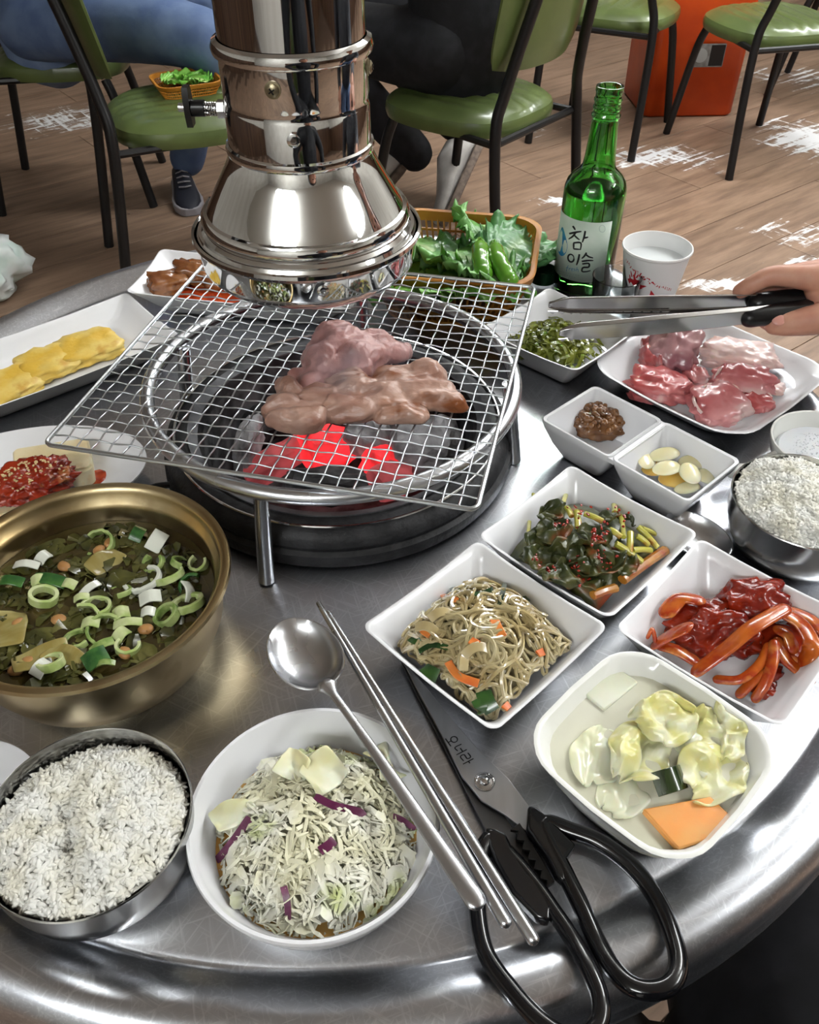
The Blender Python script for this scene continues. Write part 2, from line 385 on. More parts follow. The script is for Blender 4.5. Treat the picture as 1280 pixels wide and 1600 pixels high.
for i, (px, py, h, sx, sy, sz, a, m, l) in enumerate([
        (512, 700, -.004, .024, .018, .018, .5, M_EMBER, 'bright red glowing charcoal under the middle of the long meat'),
        (602, 722, -.004, .018, .018, .017, 1.0, M_EMBER, 'red glowing charcoal between the two pale ash lumps'),
        (652, 695, .006, .026, .023, .022, .2, M_ASH, 'pale grey ash-covered charcoal lump on the right of the pit'),
        (578, 684, .008, .022, .016, .018, -.3, M_ASH, 'ash-grey charcoal lump tucked beneath the long meat'),
        (512, 758, .000, .036, .015, .014, .2, M_COAL, 'dark grey unlit charcoal stick in front of the glowing ones'),
        (388, 700, .006, .009, .026, .024, -.15, M_ASH, 'upright pale ash charcoal at the left of the fire'),
        (437, 718, -.010, .040, .011, .016, .95, M_EMBER2, 'dull pink ember stick lying at the left of the fire'),
        (612, 752, -.004, .020, .016, .012, .7, M_EMBER2, 'half-burnt pinkish charcoal at the front of the pit'),
        (415, 660, -.020, .026, .02, .016, .7, M_COAL, 'dark charcoal at the far left of the pit'),
        (672, 640, -.020, .026, .02, .016, -.7, M_COAL, 'dark charcoal at the far right of the pit'),
        (540, 625, -.024, .034, .018, .016, .1, M_COAL, 'dark charcoal at the back of the pit'),
        (690, 690, -.008, .014, .020, .020, .4, M_ASH, 'small ash-grey charcoal at the right wall of the pit')]):
    o = MB().add(blob(sx, sy, sz, i + 3, .22, 1.6, 3, box_=.55, o=2)).build('charcoal', m, None, loc=at(px, py, h), rot=(.1 * i % .4, .12, a)); tag(o, l, 'charcoal', 'charcoal in the pit')
    for p in o.data.polygons: p.use_smooth = False

RC = Vector((-.0616, .589, T)); RH = .0830
t = empty('grill_stand', RC, 0, 'steel ring trivet on four legs standing over the charcoal pit', 'grill stand')
MB().add(tube(circle(.1459, RH, 96), .0058, 12, closed=True)).build('ring', M_STEEL2, t)
for a in (rad(-107), rad(-1), rad(158), rad(83)):
    MB().add(tube([(.141 * cos(a), .141 * sin(a), RH - .003), (.1455 * cos(a), .1455 * sin(a), .05), (.152 * cos(a), .152 * sin(a), .001)], [.0052, .0058, .0062], 10)).build('leg', M_STEEL2, t)

GS, GN = .312, 26
t = empty('wire_grate', (-.073, .607, T + .0925), -.227, 'square crimped wire mesh grate lying on the steel ring', 'grill grate')
M_WIRE = mat('galvanised_wire', S(205, 210, 214), .3, 1.)
hs = GS / 2
MB().add(tube([Vector(p) for p in rrect(hs, hs, .006, 0, 4)], .0017, 8, closed=True)).build('frame', M_WIRE, t)
me = []
for ph in (0, 1):
    n = GN * 6; P = [Vector((-hs + GS * i / n, 0, .0006 * cos(pi * (i / 6 + ph)))) for i in range(n + 1)]
    o = MB().add(tube(P, .00075, 4, up=(0, 0, 1))).build('wire', M_WIRE, t, angle=0); me.append(o)
k = [True, True]
for ax in (0, 1):
    for i in range(1, GN):
        p = (i + ax) % 2; q = -hs + GS * i / GN
        if k[p]: o = me[p]; k[p] = False
        else: o = me[p].copy(); COL.objects.link(o); o.parent = t
        o.location = (0, q, 0) if ax == 0 else (q, 0, 0); o.rotation_euler = (0, 0, 0 if ax == 0 else pi / 2)

M_MEAT = mat('grilled_meat', S(160, 116, 100), .30, c2=S(192, 156, 140), c3=S(142, 82, 44), ns=34, lo=.36, hi=.55, stretch=(.6, 1.3, 1), bump=.7, bs=110, bd=.003, spec=.6, sss=.1)
M_MEAT2 = mat('half_cooked_meat', S(168, 118, 110), .33, c2=S(196, 150, 146), c3=S(150, 104, 90), ns=30, lo=.36, hi=.58, bump=.7, bs=110, bd=.003, spec=.6, sss=.1)
def meat(lumps, m, label, seed, ang):
    """irregular folded slab: overlapping lumps fused into one skin, creased along the grain"""
    P = [at(px, py, .0935 + rz_ * .5) for px, py, rx, ry, rz_, a in lumps]; c = sum(P, Vector()) / len(P); c.z = T + .0935; mb = MB()
    for i, (p, (px, py, rx, ry, rz_, a)) in enumerate(zip(P, lumps)): mb.add(blob(rx, ry, rz_, seed * 10 + i, .18, 1.6, 3), trs((p.x - c.x, p.y - c.y, rz_ * .72), a))
    o = mb.build('grilled_meat', m); x = o.modifiers.new('r', 'REMESH'); x.mode = 'VOXEL'; x.voxel_size = .0014; y = o.modifiers.new('s', 'SMOOTH'); y.factor = .5; y.iterations = 20
    me = bpy.data.meshes.new_from_object(o.evaluated_get(bpy.context.evaluated_depsgraph_get())); bpy.data.objects.remove(o); me.name = 'grilled_meat'
    NV = [v.normal.copy() for v in me.vertices]; CV = [v.co.copy() for v in me.vertices]; NW = []
    for q, n in zip(CV, NV):
        ax = q.x * cos(ang) + q.y * sin(ang); ay = -q.x * sin(ang) + q.y * cos(ang)
        g = .35 - abs(noise.noise(Vector((ax * 26, ay * 95, q.z * 70 + seed)))); h = fbm(q * 140 + Vector((seed, 0, 0))); k = .3 - abs(noise.noise(Vector((ax * 22, ay * 34, q.z * 30 + seed * 3))))
        d = .0066 * g + .0012 * h + .0060 * k; q = q + n * d; NW += [q.x, q.y, max(.0006, q.z)]
    me.vertices.foreach_set('co', NW); me.update()
    me.materials.clear(); me.materials.append(m); me.polygons.foreach_set('use_smooth', [True] * len(me.polygons))
    ob = bpy.data.objects.new('grilled_meat', me); COL.objects.link(ob); ob.location = c; y = ob.modifiers.new('s', 'SMOOTH'); y.factor = .5; y.iterations = 2
    return tag(ob, label, 'meat', 'meat on the grill')
meat([(442, 648, .013, .016, .011, .3), (452, 620, .008, .014, .012, .6), (475, 658, .017, .012, .010, .1), (500, 632, .020, .018, .009, .2), (545, 642, .026, .014, .009, .1), (560, 618, .022, .013, .011, .25), (600, 628, .028, .016, .010, .15), (625, 600, .022, .014, .012, .2), (655, 618, .024, .016, .011, .0), (665, 595, .014, .014, .014, -.5), (690, 622, .018, .012, .009, -.5), (712, 634, .008, .006, .006, -.6), (540, 600, .016, .008, .012, .3), (630, 652, .02, .007, .006, .1)], M_MEAT, 'long browned slab of meat nearest the glowing coals', 1, .12)
meat([(490, 596, .018, .012, .008, .5), (470, 586, .010, .005, .005, -.1), (502, 570, .014, .022, .014, .2), (530, 548, .020, .022, .017, .3), (560, 560, .020, .020, .016, -.2), (585, 548, .018, .016, .014, -.4), (612, 556, .014, .009, .009, -.3), (632, 550, .007, .005, .006, -.2), (548, 582, .020, .014, .012, .3)], M_MEAT2, 'thicker paler chunk of meat behind the long slab', 2, .3)

# ------------------------------------------------------------------ exhaust hood
HC = Vector((-.0735, .60, T))
t = empty('exhaust_hood', HC + Vector((0, 0, .176)), 0, 'polished steel exhaust hood and duct hanging above the grill', 'exhaust hood')
Z = lambda pr: [(r, z - .176) for r, z in pr]
MB().add(lathe(Z([(.0462, .325), (.0466, ZC - T), (.0446, ZC - T), (.0442, .325)]), 96, wrap=True)).build('duct_pipe', M_CHROME, t)
MB().add(lathe(Z([(.0468, .3195), (.0503, .321), (.0512, .3245), (.0500, .328), (.0470, .3295)]) , 96, wrap=True)).build('top_bead', M_CHROME, t)
MB().add(lathe(Z([(.0472, .321), (.0474, .296), (.0466, .2935), (.0470, .2905), (.0476, .289), (.0478, .262), (.0458, .262), (.0456, .321)]), 96, wrap=True)).build('collar', M_CHROME, t)
MB().add(lathe(Z([(.0478, .2665), (.0494, .2655), (.0500, .263), (.0494, .2605), (.0478, .2595)]), 96, wrap=True)).build('middle_bead', M_CHROME, t)
cone = [(.0482, .261), (.0496, .256), (.0530, .249), (.0580, .2405), (.0630, .232), (.0670, .2255), (.0692, .2215)]
MB().add(lathe(Z(cone + [(r - .0012, z) for r, z in cone[::-1]]), 96, wrap=True)).build('cone', M_CHROME, t)
MB().add(lathe(Z([(.0684, .222), (.0716, .2212), (.0738, .218), (.0735, .2135), (.0724, .2105), (.0745, .2085), (.0768, .2085), (.0782, .2062), (.0772, .203), (.068, .203), (.067, .215)]), 96, wrap=True)).build('shoulder_ring', M_CHROME, t)
MB().add(lathe(Z([(.0784, .2045), (.0800, .2072), (.0818, .2066), (.0822, .2042), (.0808, .2020), (.0790, .2005), (.0780, .187), (.0772, .1835), (.0735, .1795), (.070, .1768), (.066, .1758), (.064, .1765), (.067, .1785), (.0745, .186), (.0765, .2)]), 96, wrap=True)).build('bottom_ring', M_CHROME, t)
M_BRASSY = mat('old_screw_metal', S(150, 140, 115), .35, 1.)
def screw(a, z, r, s, name):
    q = empty_dir(a, r, z); o = MB().add(lathe([(.0052 * s, 0), (.0052 * s, .0008), (.004 * s, .0010), (.004 * s, .0022), (.0025 * s, .0032), (.0006, .0034)], 20)).build(name, M_BRASSY, t); o.matrix_local = q
    for b in (0, pi / 2): MB().add(box(.0042 * s, .0009, .0008, (0, 0, .0034)), rot('Z', b + .4)).build('cross_slot', M_BLACK, o, smooth=False)
def empty_dir(a, r, z):
    d = Vector((sin(a), -cos(a), 0)); return Matrix.Translation(d * r + Vector((0, 0, z - .176))) @ Vector((0, 0, 1)).rotation_difference(d).to_matrix().to_4x4()
screw(rad(-10), .310, .0470, 1.0, 'screw'); screw(rad(85), .3115, .0470, 1.0, 'screw')
o = MB().add(lathe([(.0042, 0), (.0042, .0009), (.003, .0014), (.0018, .0014), (.0014, .0004), (.0003, .0004)], 20)).build('rivet', M_STEEL, t); o.matrix_local = empty_dir(rad(2), .0476, .281)
o = MB().add(lathe([(.0040, 0), (.0040, .0008), (.0026, .0016), (.0016, .0016), (.0013, .0004), (.0003, .0004)], 20)).build('rivet', M_STEEL, t); o.matrix_local = empty_dir(rad(12), .0782, .1945)
kb = MB().add(tube([(-.0485, 0, .109), (-.078, 0, .110)], .0028, 10)).build('clamp_bolt', M_STEEL2, t)
sp = [Vector((-.052 - .011 * i / 60, .0040 * cos(i * .75), .109 + .0040 * sin(i * .75))) for i in range(60)]
MB().add(tube(sp, .0007, 5)).build('spring', M_STEEL, t)
MB().add(tube([(-.0478, 0, .109), (-.0525, 0, .109)], .0058, 6)).build('hex_nut', M_STEEL, t, smooth=False)
MB().add(tube([(-.061, 0, .1095), (-.0705, 0, .1095)], .0052, 14)).add(loft([[(-.0695 - .004 * (k > 0), y * q, .1095 + z_ * q) for y, z_ in [(.0042, -.011), (.006, -.004), (.0062, .006), (.004, .0135), (-.004, .0135), (-.0062, .006), (-.006, -.004), (-.0042, -.011)]] for k, q in ((0, .85), (0, 1), (1, 1), (1, .85))])).build('knob', M_BLACK, t)

# ------------------------------------------------------------------ dishes
def square_dish(name, c, rz, hx, hy, h, m, label, cat='dish', r=.007, base=.62, lift=.003, bow=0., floor=.006, wall=.0022, group=None):
    br = r * .9
    R = [rrect(hx * base, hy * base, br, 0, 6, 0, bow), rrect(hx * base + .0015, hy * base + .0015, br, .0015, 6, 0, bow), rrect(hx * (base + .72) / 1.72, hy * (base + .72) / 1.72, r, h * .38, 6, lift * .3, bow),
         rrect(hx * (base + 3.2) / 4.2, hy * (base + 3.2) / 4.2, r, h * .75, 6, lift * .7, bow), rrect(hx - .0006, hy - .0006, r, h - .0012, 6, lift, bow), rrect(hx, hy, r, h - .0003, 6, lift, bow), rrect(hx - .0008, hy - .0008, r, h, 6, lift, bow),
         rrect(hx - wall, hy - wall, r, h - .0006, 6, lift, bow), rrect(hx * (base + 3.2) / 4.2 - wall, hy * (base + 3.2) / 4.2 - wall, r, h * .75, 6, lift * .7, bow),
         rrect(hx * (base + .72) / 1.72 - wall, hy * (base + .72) / 1.72 - wall, r, max(h * .38, floor + .003), 6, lift * .2, bow),
         rrect(hx * base, hy * base, br, floor + .0008, 6, 0, bow), rrect(hx * base - .004, hy * base - .004, br, floor, 6, 0, bow), rrect(hx * base * .5, hy * base * .5, br * .5, floor, 6, 0, bow)]
    o = MB().add(loft(R)).build(name, m, None, loc=(c[0], c[1], T + .0004), rot=rz, angle=50)
    return tag(o, label, cat, group)
def round_dish(name, c, prof, m, label, cat, n=96, sx=1., sy=1., rz=0):
    v, f = lathe(prof, n, cap0=True, cap1=True)
    return tag(MB().add(([(x * sx, y * sy, z) for x, y, z in v], f)).build(name, m, None, loc=(c[0], c[1], T + .0004), rot=rz, angle=50), label, cat)

rng = random.Random(7)
J, G, Q, W, K, ME, NA = (.049, .368), (.1295, .4545), (.2135, .3705), (.137, .275), (.187, .566), (.284, .700), (.149, .754)
square_dish('side_dish_plate', J, rad(45), .057, .057, .035, M_PORC, 'white square dish heaped with glass noodles')
square_dish('side_dish_plate', G, rad(46), .057, .057, .035, M_PORC, 'white square dish holding dark seasoned greens and stems')
square_dish('side_dish_plate', Q, rad(48), .057, .057, .035, M_PORC, 'white square dish holding glossy red spicy strips')
square_dish('side_dish_plate', NA, rad(47), .057, .057, .032, M_PORC, 'white square dish of green seaweed stems under the tong tips')
square_dish('pickle_bowl', W, rad(44.5), .0545, .0545, .044, M_PORCW, 'white rounded square bowl of watery cabbage pickle', 'bowl', r=.026, base=.66, lift=.001, bow=.045, wall=.003)
square_dish('meat_plate', ME, rad(42), .084, .084, .021, M_PORC, 'large white rounded square plate of raw meat', 'plate', r=.032, base=.72, lift=.003, floor=.005, wall=.003, bow=.02)
square_dish('serving_plate', (-.357, .720), rad(40), .122, .058, .021, M_PORC, 'long white rectangular plate holding egg-battered slices', 'plate', r=.006, base=.72, lift=.004, floor=.005)
square_dish('serving_plate', (-.172, .866), rad(-9), .122, .052, .026, M_PORC, 'white rectangular plate of red braised pieces behind the hood', 'plate', r=.008, base=.68, lift=.004)
# two-compartment sauce dish
kx, ky, kh = .0735, .0375, .039
mb = MB()
for s in (-1, 1):
    cx = s * kx / 2
    def rr(hx, hy, z, r=.005, dx=0.): return [(x + cx + dx, y, z) for x, y, z in rrect(hx, hy, r, z, 5)]
    hx = kx / 2
    mb.add(loft([rr(hx * .52, ky * .58, 0), rr(hx * .56, ky * .62, .0015), rr(hx * .78, ky * .80, kh * .40), rr(hx * .95, ky * .95, kh * .8), rr(hx, ky, kh - .0015, .006), rr(hx - .0006, ky - .0006, kh, .006),
                 rr(hx - .003, ky - .003, kh - .0006, .005), rr(hx * .92 - .002, ky * .92 - .002, kh * .75), rr(hx * .76 - .002, ky * .78 - .002, kh * .40), rr(hx * .6, ky * .64, .007), rr(hx * .4, ky * .4, .006)]))
mb.add(loft([[(x, y * ky * .97, kh - .0012 + z) for x, y, z in ((-.0035, -1, -.004), (.0035, -1, -.004), (.0042, -1, 0), (-.0042, -1, 0))], [(x, y * ky * .97, kh - .0012 + z) for x, y, z in ((-.0035, 1, -.004), (.0035, 1, -.004), (.0042, 1, 0), (-.0042, 1, 0))]]))
tag(mb.build('divided_sauce_dish', M_PORC, None, loc=(K[0], K[1], T + .0004), rot=rad(-47), angle=50), 'white two-compartment dish with soybean paste and garlic', 'dish')
round_dish('oval_plate', (-.312, .545), [(.045, 0), (.047, .0015), (.075, .010), (.093, .0185), (.0955, .0195), (.0955, .0208), (.092, .0202), (.074, .0125), (.050, .0055), (.02, .005)], M_PORC, 'white oval plate of tofu behind the brass pot', 'plate', sy=.66, rz=rad(12))
round_dish('salad_bowl', (-.051, .2345), [(.036, 0), (.038, .0015), (.052, .009), (.062, .022), (.0665, .036), (.0675, .0405), (.0668, .042), (.065, .0418), (.0635, .0385), (.059, .024), (.050, .012), (.036, .0058), (.01, .005)], M_PORC, 'white round bowl of shredded cabbage salad', 'bowl')
o = round_dish('salt_bowl', (.346, .575), [(.028, 0), (.030, .002), (.040, .016), (.0435, .029), (.0432, .0305), (.0415, .030), (.038, .017), (.028, .0055), (.008, .005)], M_PORCW, 'small white handled bowl of coarse salt at right edge', 'bowl')
hp = at(1146, 737, .016) - Vector(o.location)
MB().add(tube([Vector((-.040, -.008, .020)), hp * .8 + Vector((0, 0, .002)), hp], [.0055, .006, .006], 12, rounded=True)).build('handle', M_PORCW, o)
round_dish('saucer', (.166, .955), [(.02, 0), (.022, .001), (.030, .008), (.031, .009), (.029, .0088), (.02, .0035), (.006, .003)], M_PORC, 'tiny white saucer beside the basket under a bottle cap', 'saucer')
round_dish('white_plate', (-.262, .247), [(.03, 0), (.032, .001), (.050, .010), (.053, .012), (.050, .0118), (.032, .0045), (.01, .004)], M_PORC, 'white dish just entering at the left edge beside the rice', 'plate')

# ------------------------------------------------------------------ steel rice bowls and rice
rb_prof = [(.028, 0), (.030, .0008), (.034, .001), (.044, .008), (.0505, .020), (.0532, .034), (.0540, .0485), (.0543, .0498), (.0537, .0505), (.0531, .0498), (.0522, .034), (.0495, .021), (.043, .010), (.03, .004), (.008, .0035)]
M_BOWL = mat('rice_bowl_steel', S(178, 178, 178), .2, 1., c2=S(196, 196, 194), ns=20, rvar=.12)
M_RICE = mat('cooked_rice', S(246, 245, 238), .36, c2=S(240, 236, 220), ns=60, spec=.5)
def grain():
    v = []; n = 6
    pr = [(.12, -1), (.75, -.62), (1, 0), (.8, .55), (.15, 1)]
    return loft([[(r * cos(2 * pi * j / n), r * sin(2 * pi * j / n), z) for j in range(n)] for r, z in pr])
GV, GF = grain()
def scatter(mb, n, place, base, r):
    """n small pieces; place() gives a matrix"""
    V, F = base
    for _ in range(n): mb.add((V, F), place())
def rice(c, top, label, seed, n=4200):
    R = .0505; r = random.Random(seed); mb = MB()
    mb.add(sheet(28, 40, lambda u, v: ((u * R) * cos(v * 2 * pi), (u * R) * sin(v * 2 * pi), top(u * R * cos(v * 2 * pi), u * R * sin(v * 2 * pi)) - .0007)))
    mb.add(lathe([(.008, .0045), (.03, .0055), (.042, .0115), (.0485, .022), (.0502, .028)], 40))
    for _ in range(n):
        a = r.uniform(0, 2 * pi); q = R * .985 * math.sqrt(r.random()); x, y = q * cos(a), q * sin(a); z = top(x, y)
        ln = r.uniform(.0026, .0036); wd = r.uniform(.00115, .0015)
        mb.add((GV, GF), trs((x, y, z + r.uniform(-.0009, .0011)), r.uniform(0, 6.3), r.uniform(1.0, 2.1) if r.random() < .8 else r.uniform(0, 3), r.uniform(-.5, .5), (wd, wd, ln)))
    return tag(mb.build('cooked_rice', M_RICE, None, loc=(c[0], c[1], T + .0004), angle=0), label, 'rice', kind='stuff')
def top1(x, y):
    q = math.hypot(x, y) / .0505
    z = .0465 + .016 * (1 - q * q) - .22 * max(0, y - .004) * (1 if y > .004 else 0) - .09 * max(0, -x)
    z += .004 * noise.noise(Vector((x * 60, y * 60, 3.))) + .002 * noise.noise(Vector((x * 150, y * 150, 5.)))
    for hx, hy, hr, hd in ((-.012, .002, .013, .014), (.006, .005, .010, .010), (-.004, -.016, .012, .014), (.012, -.008, .008, .009), (-.024, -.006, .010, .008), (.0, -.032, .012, .007)):
        d = ((x - hx) ** 2 + (y - hy) ** 2) / hr ** 2; z -= hd * math.exp(-d * 1.6)
    return min(z, .061)
def top2(x, y):
    q = math.hypot(x, y) / .0505
    z = .046 + .016 * (1 - q * q) - .16 * max(0, x) * (1 if y > 0 else .4) + .004 * noise.noise(Vector((x * 60, y * 60, 9.))) + .002 * noise.noise(Vector((x * 150, y * 150, 5.)))
    return z + .006 * math.exp(-((x + .018) ** 2 + (y - .026) ** 2) / .00018)
R1, R2 = (-.168, .228), (.2925, .4785)
round_dish('rice_bowl', R1, rb_prof, M_BOWL, 'stainless steel rice bowl in the near left corner', 'bowl')
round_dish('rice_bowl', R2, rb_prof, M_BOWL, 'stainless steel rice bowl at the right edge beside the garlic', 'bowl')
rice(R1, top1, 'white rice with dug hollows in the near left bowl', 1)
rice(R2, top2, 'mounded white rice in the right edge bowl', 2)
sb = MB(); r = random.Random(5)
sb.add(lathe([(.01, .0056), (.028, .006), (.0365, .0165), (.034, .0195), (.015, .0215), (.0005, .022)], 32))
for _ in range(420):
    a = r.uniform(0, 6.283); q = .036 * math.sqrt(r.random()); s = r.uniform(.0006, .0012)
    sb.add(box(s, s, s), trs((q * cos(a), q * sin(a), .0222 - .004 * (q / .036) ** 2 * 1.2), r.random() * 6, r.random(), r.random()))
tag(sb.build('coarse_salt', mat('salt', S(240, 242, 245), .4, sss=.2), None, smooth=False, loc=(.346, .575, T + .0004)), 'heap of coarse white salt in the small handled bowl', 'salt', kind='stuff')

# ------------------------------------------------------------------ brass pot of soup
PC = (-.207, .382)
M_BRASS = mat('dull_brass', S(168, 146, 104), .34, 1., c2=S(186, 170, 134), c3=S(120, 96, 60), ns=14, lo=.36, hi=.62, rvar=.2, bump=.1, bs=70)
round_dish('soup_pot', PC, [(.058, 0), (.064, .002), (.074, .012), (.0815, .030), (.0845, .050), (.0852, .0625), (.0900, .0650), (.0922, .0680), (.0915, .0705), (.0890, .0712), (.0862, .0700), (.0845, .0668), (.0838, .062), (.0806, .0595), (.0796, .056), (.0790, .048), (.077, .032), (.070, .014), (.055, .004), (.01, .0035)], M_BRASS, 'golden brass pot of soybean soup with rolled rim', 'pot', 128)
M_SOUP = mat('soup_broth', S(62, 52, 26), .06, c2=S(86, 74, 38), ns=30, coat=.5, bump=.25, bs=60, bd=.003, alpha=.88)
SL = .0455
tag(MB().add(lathe([(.060, .008), (.074, .024), (.0783, SL - .001), (.0783, SL), (.04, SL + .0004), (.0005, SL + .0006)], 64)).build('soup_broth', M_SOUP, None, loc=(PC[0], PC[1], T + .0004)), 'murky brown-green soup broth filling the brass pot', 'soup')
M_WILT = mat('wilted_greens', S(44, 46, 20), .2, c2=S(92, 90, 44), c3=S(134, 128, 78), ns=40, lo=.36, hi=.62, coat=.4)
r = random.Random(11); mb = MB()
for i in range(230):
    a = r.uniform(0, 6.283); q = .069 * math.sqrt(r.random()); d = r.uniform(0, 6.283); L_ = r.uniform(.010, .032); P = []
    x, y = q * cos(a), q * sin(a)
    for k in range(7):
        P.append((x, y, SL + .0008 + .003 * sin(k * 1.1 + i) * r.random())); d += r.uniform(-.5, .5); x += L_ / 7 * cos(d); y += L_ / 7 * sin(d)
        if math.hypot(x, y) > .072: x *= .96; y *= .96
    wd = r.uniform(.0015, .011); mb.add(strip(P, [wd * .4, wd, wd * 1.1, wd, wd, wd * .8, wd * .3], .0006, tw=r.uniform(-1, 1)))
tag(mb.build('wilted_greens', M_WILT, None, loc=(PC[0], PC[1], T + .0004), solid=0), 'tangle of wilted dark greens floating in the soup', 'greens', kind='stuff')
M_SCA = [mat('scallion_green', S(120, 146, 74), .25, c2=S(176, 192, 122), ns=90, coat=.4), mat('scallion_pale', S(206, 214, 160), .25, c2=S(170, 190, 110), ns=80, coat=.4), mat('scallion_white', S(228, 230, 216), .25, coat=.4), mat('scallion_dark', S(42, 86, 40), .2, c2=S(72, 118, 54), ns=80, coat=.5)]
M_BEAN = mat('soybean', S(178, 128, 76), .35, c2=S(196, 150, 96), ns=80)
def on_soup(px, py, dh=0.): return at(px, py, SL + .002 + dh)
ring_px = [(68, 937, .0095, 1, 0), (222, 905, .012, 2, 3.6), (262, 900, .0105, 1, 2.4), (295, 948, .0115, 1, 3.3), (265, 965, .009, 0, 4.0), (165, 985, .011, 0, .5), (240, 880, .007, 0, 2.), (300, 915, .008, 3, 1.),
           (150, 950, .009, 1, 5.2), (120, 1000, .008, 0, 1.2), (82, 1042, .0085, 1, .2), (200, 1010, .007, 1, 2.5), (185, 925, .008, 0, 5.), (130, 968, .010, 1, 4.4), (285, 880, .007, 0, .9), (155, 850, .010, 0, 4.), (310, 880, .006, 1, 2.)]
for i, (px, py, rr_, m, a0) in enumerate(ring_px):
    full = i in (0, 3, 4, 10); sp = 2 * pi if full else r.uniform(3.4, 5.0); n = 22
    P = [Vector((rr_ * cos(a0 + sp * k / n) * 1.0, rr_ * sin(a0 + sp * k / n) * r.uniform(.9, 1.), 0)) for k in range(n + (0 if full else 1))]
    hgt = r.uniform(.0035, .006)
    if full:
        v = loft([[(p.x * s, p.y * s, z) for p in P] for s, z in ((1, 0), (1, hgt), (.72, hgt), (.72, 0))], wrap=True)
    else: v = strip(P, .0022 if m != 2 else .0028, hgt)
    o = MB().add(v).build('scallion_ring', M_SCA[m], None, loc=on_soup(px, py, .0006), rot=(r.uniform(-.45, .45), r.uniform(-.45, .45), 0), bevel=.0004)
    tag(o, ['green', 'pale green', 'white', 'dark green'][m] + ' scallion ring in the brass pot soup', 'scallion', 'scallion slices in the soup')
for i, (px, py, l, wd, a, m, tl) in enumerate([(245, 846, .016, .011, 1.2, 2, .5), (292, 925, .015, .008, 1.9, 2, .9), (78, 908, .026, .009, -.25, 3, .1), (15, 910, .02, .008, -.1, 3, .1), (60, 908, .009, .008, .3, 1, .3), (108, 914, .011, .007, -.3, 1, .2), (42, 884, .018, .006, -.1, 2, .1), (68, 872, .01, .008, 1., 2, .3),
                                              (140, 922, .016, .0055, .9, 2, .2), (190, 960, .010, .010, .4, 1, 0), (200, 975, .018, .006, .15, 1, .1), (142, 975, .011, .008, .1, 1, 0), (160, 1010, .015, .006, .6, 0, .2), (235, 935, .014, .010, .3, 2, .1), (232, 958, .009, .007, .1, 2, .1), (150, 1030, .015, .012, .6, 3, .3), (165, 1038, .012, .004, .1, 0, .1), (65, 1045, .012, .009, 1.1, 2, .2), (190, 992, .01, .008, 1.0, 1, .2), (215, 835, .012, .009, 1.3, 3, .4), (128, 935, .01, .005, .2, 1, .2)]):
    P = [(-l / 2 + l * k / 6, 0, .003 * sin(pi * k / 6)) for k in range(7)]
    o = MB().add(strip(P, wd, .0013)).build('scallion_piece', M_SCA[m], None, loc=on_soup(px, py, .002), rot=(tl, -tl * .5, a), bevel=.0004)
    tag(o, 'flat ' + ['green', 'pale green', 'white', 'dark green'][m] + ' scallion piece in the brass pot soup', 'scallion', 'scallion pieces in the soup')
for i, (px, py) in enumerate([(92, 968), (28, 975), (195, 1020), (228, 983), (155, 860), (45, 1035), (25, 1047), (172, 848), (100, 885)]):
    o = MB().add(blob(.0052, .004, .003, i, .08, 2, 2)).build('soybean', M_BEAN, None, loc=on_soup(px, py, .0004), rot=i * 1.1); tag(o, 'tan soybean floating in the brass pot soup', 'soybean', 'soybeans in the soup')
M_CAB = mat('boiled_cabbage', S(150, 134, 74), .25, c2=S(190, 180, 124), ns=50, stretch=(1, .2, 1), coat=.4, sss=.2)
for i, (px, py, l, wd, a) in enumerate([(10, 985, .035, .028, 1.9), (65, 1030, .034, .02, .5), (100, 1030, .025, .018, -.4), (165, 880, .026, .018, .9)]):
    o = MB().add(sheet(9, 7, lambda u, v: ((u - .5) * l, (v - .5) * wd * (1 - .4 * abs(u - .5)), .002 + .003 * sin(u * 4 + i) * cos(v * 3)))).build('cabbage_leaf', M_CAB, None, loc=on_soup(px, py, -.001), rot=(0.1, .1, a), solid=.0014, sub=1)
    tag(o, 'soft boiled cabbage piece in the brass pot soup', 'cabbage', 'cabbage pieces in the soup')

# ------------------------------------------------------------------ food: cabbage salad
def loc_(c, z=.0): return (c[0], c[1], T + .0004 + z)
SB = (-.051, .2345); r = random.Random(21)
M_SLAW = mat('shredded_cabbage', S(238, 234, 202), .36, c2=S(246, 244, 228), c3=S(214, 222, 156), ns=32, lo=.40, hi=.56)
M_PURPLE = mat('red_cabbage', S(92, 30, 66), .35, c2=S(150, 90, 120), ns=90, lo=.5, hi=.75)
M_DRESS = mat('amber_dressing', S(206, 150, 70), .12, c2=S(222, 178, 100), ns=30, coat=.5)
def slaw_h(x, y):
    q = math.hypot(x + .0, y) / .056
    return .014 + .028 * max(0, 1 - q ** 2.4) + .006 * noise.noise(Vector((x * 45, y * 45, 1)))
tag(MB().add(lathe([(.034, .0062), (.050, .0135), (.0555, .0185), (.03, .0190), (.0005, .0192)], 48)).build('salad_dressing', M_DRESS, None, loc=loc_(SB)), 'amber dressing pooled at the bottom of the salad bowl', 'dressing')
mb = MB().add(sheet(14, 30, lambda u, v: (u * .050 * cos(v * 2 * pi), u * .050 * sin(v * 2 * pi), slaw_h(u * .05 * cos(v * 2 * pi), u * .05 * sin(v * 2 * pi)) - .004)))
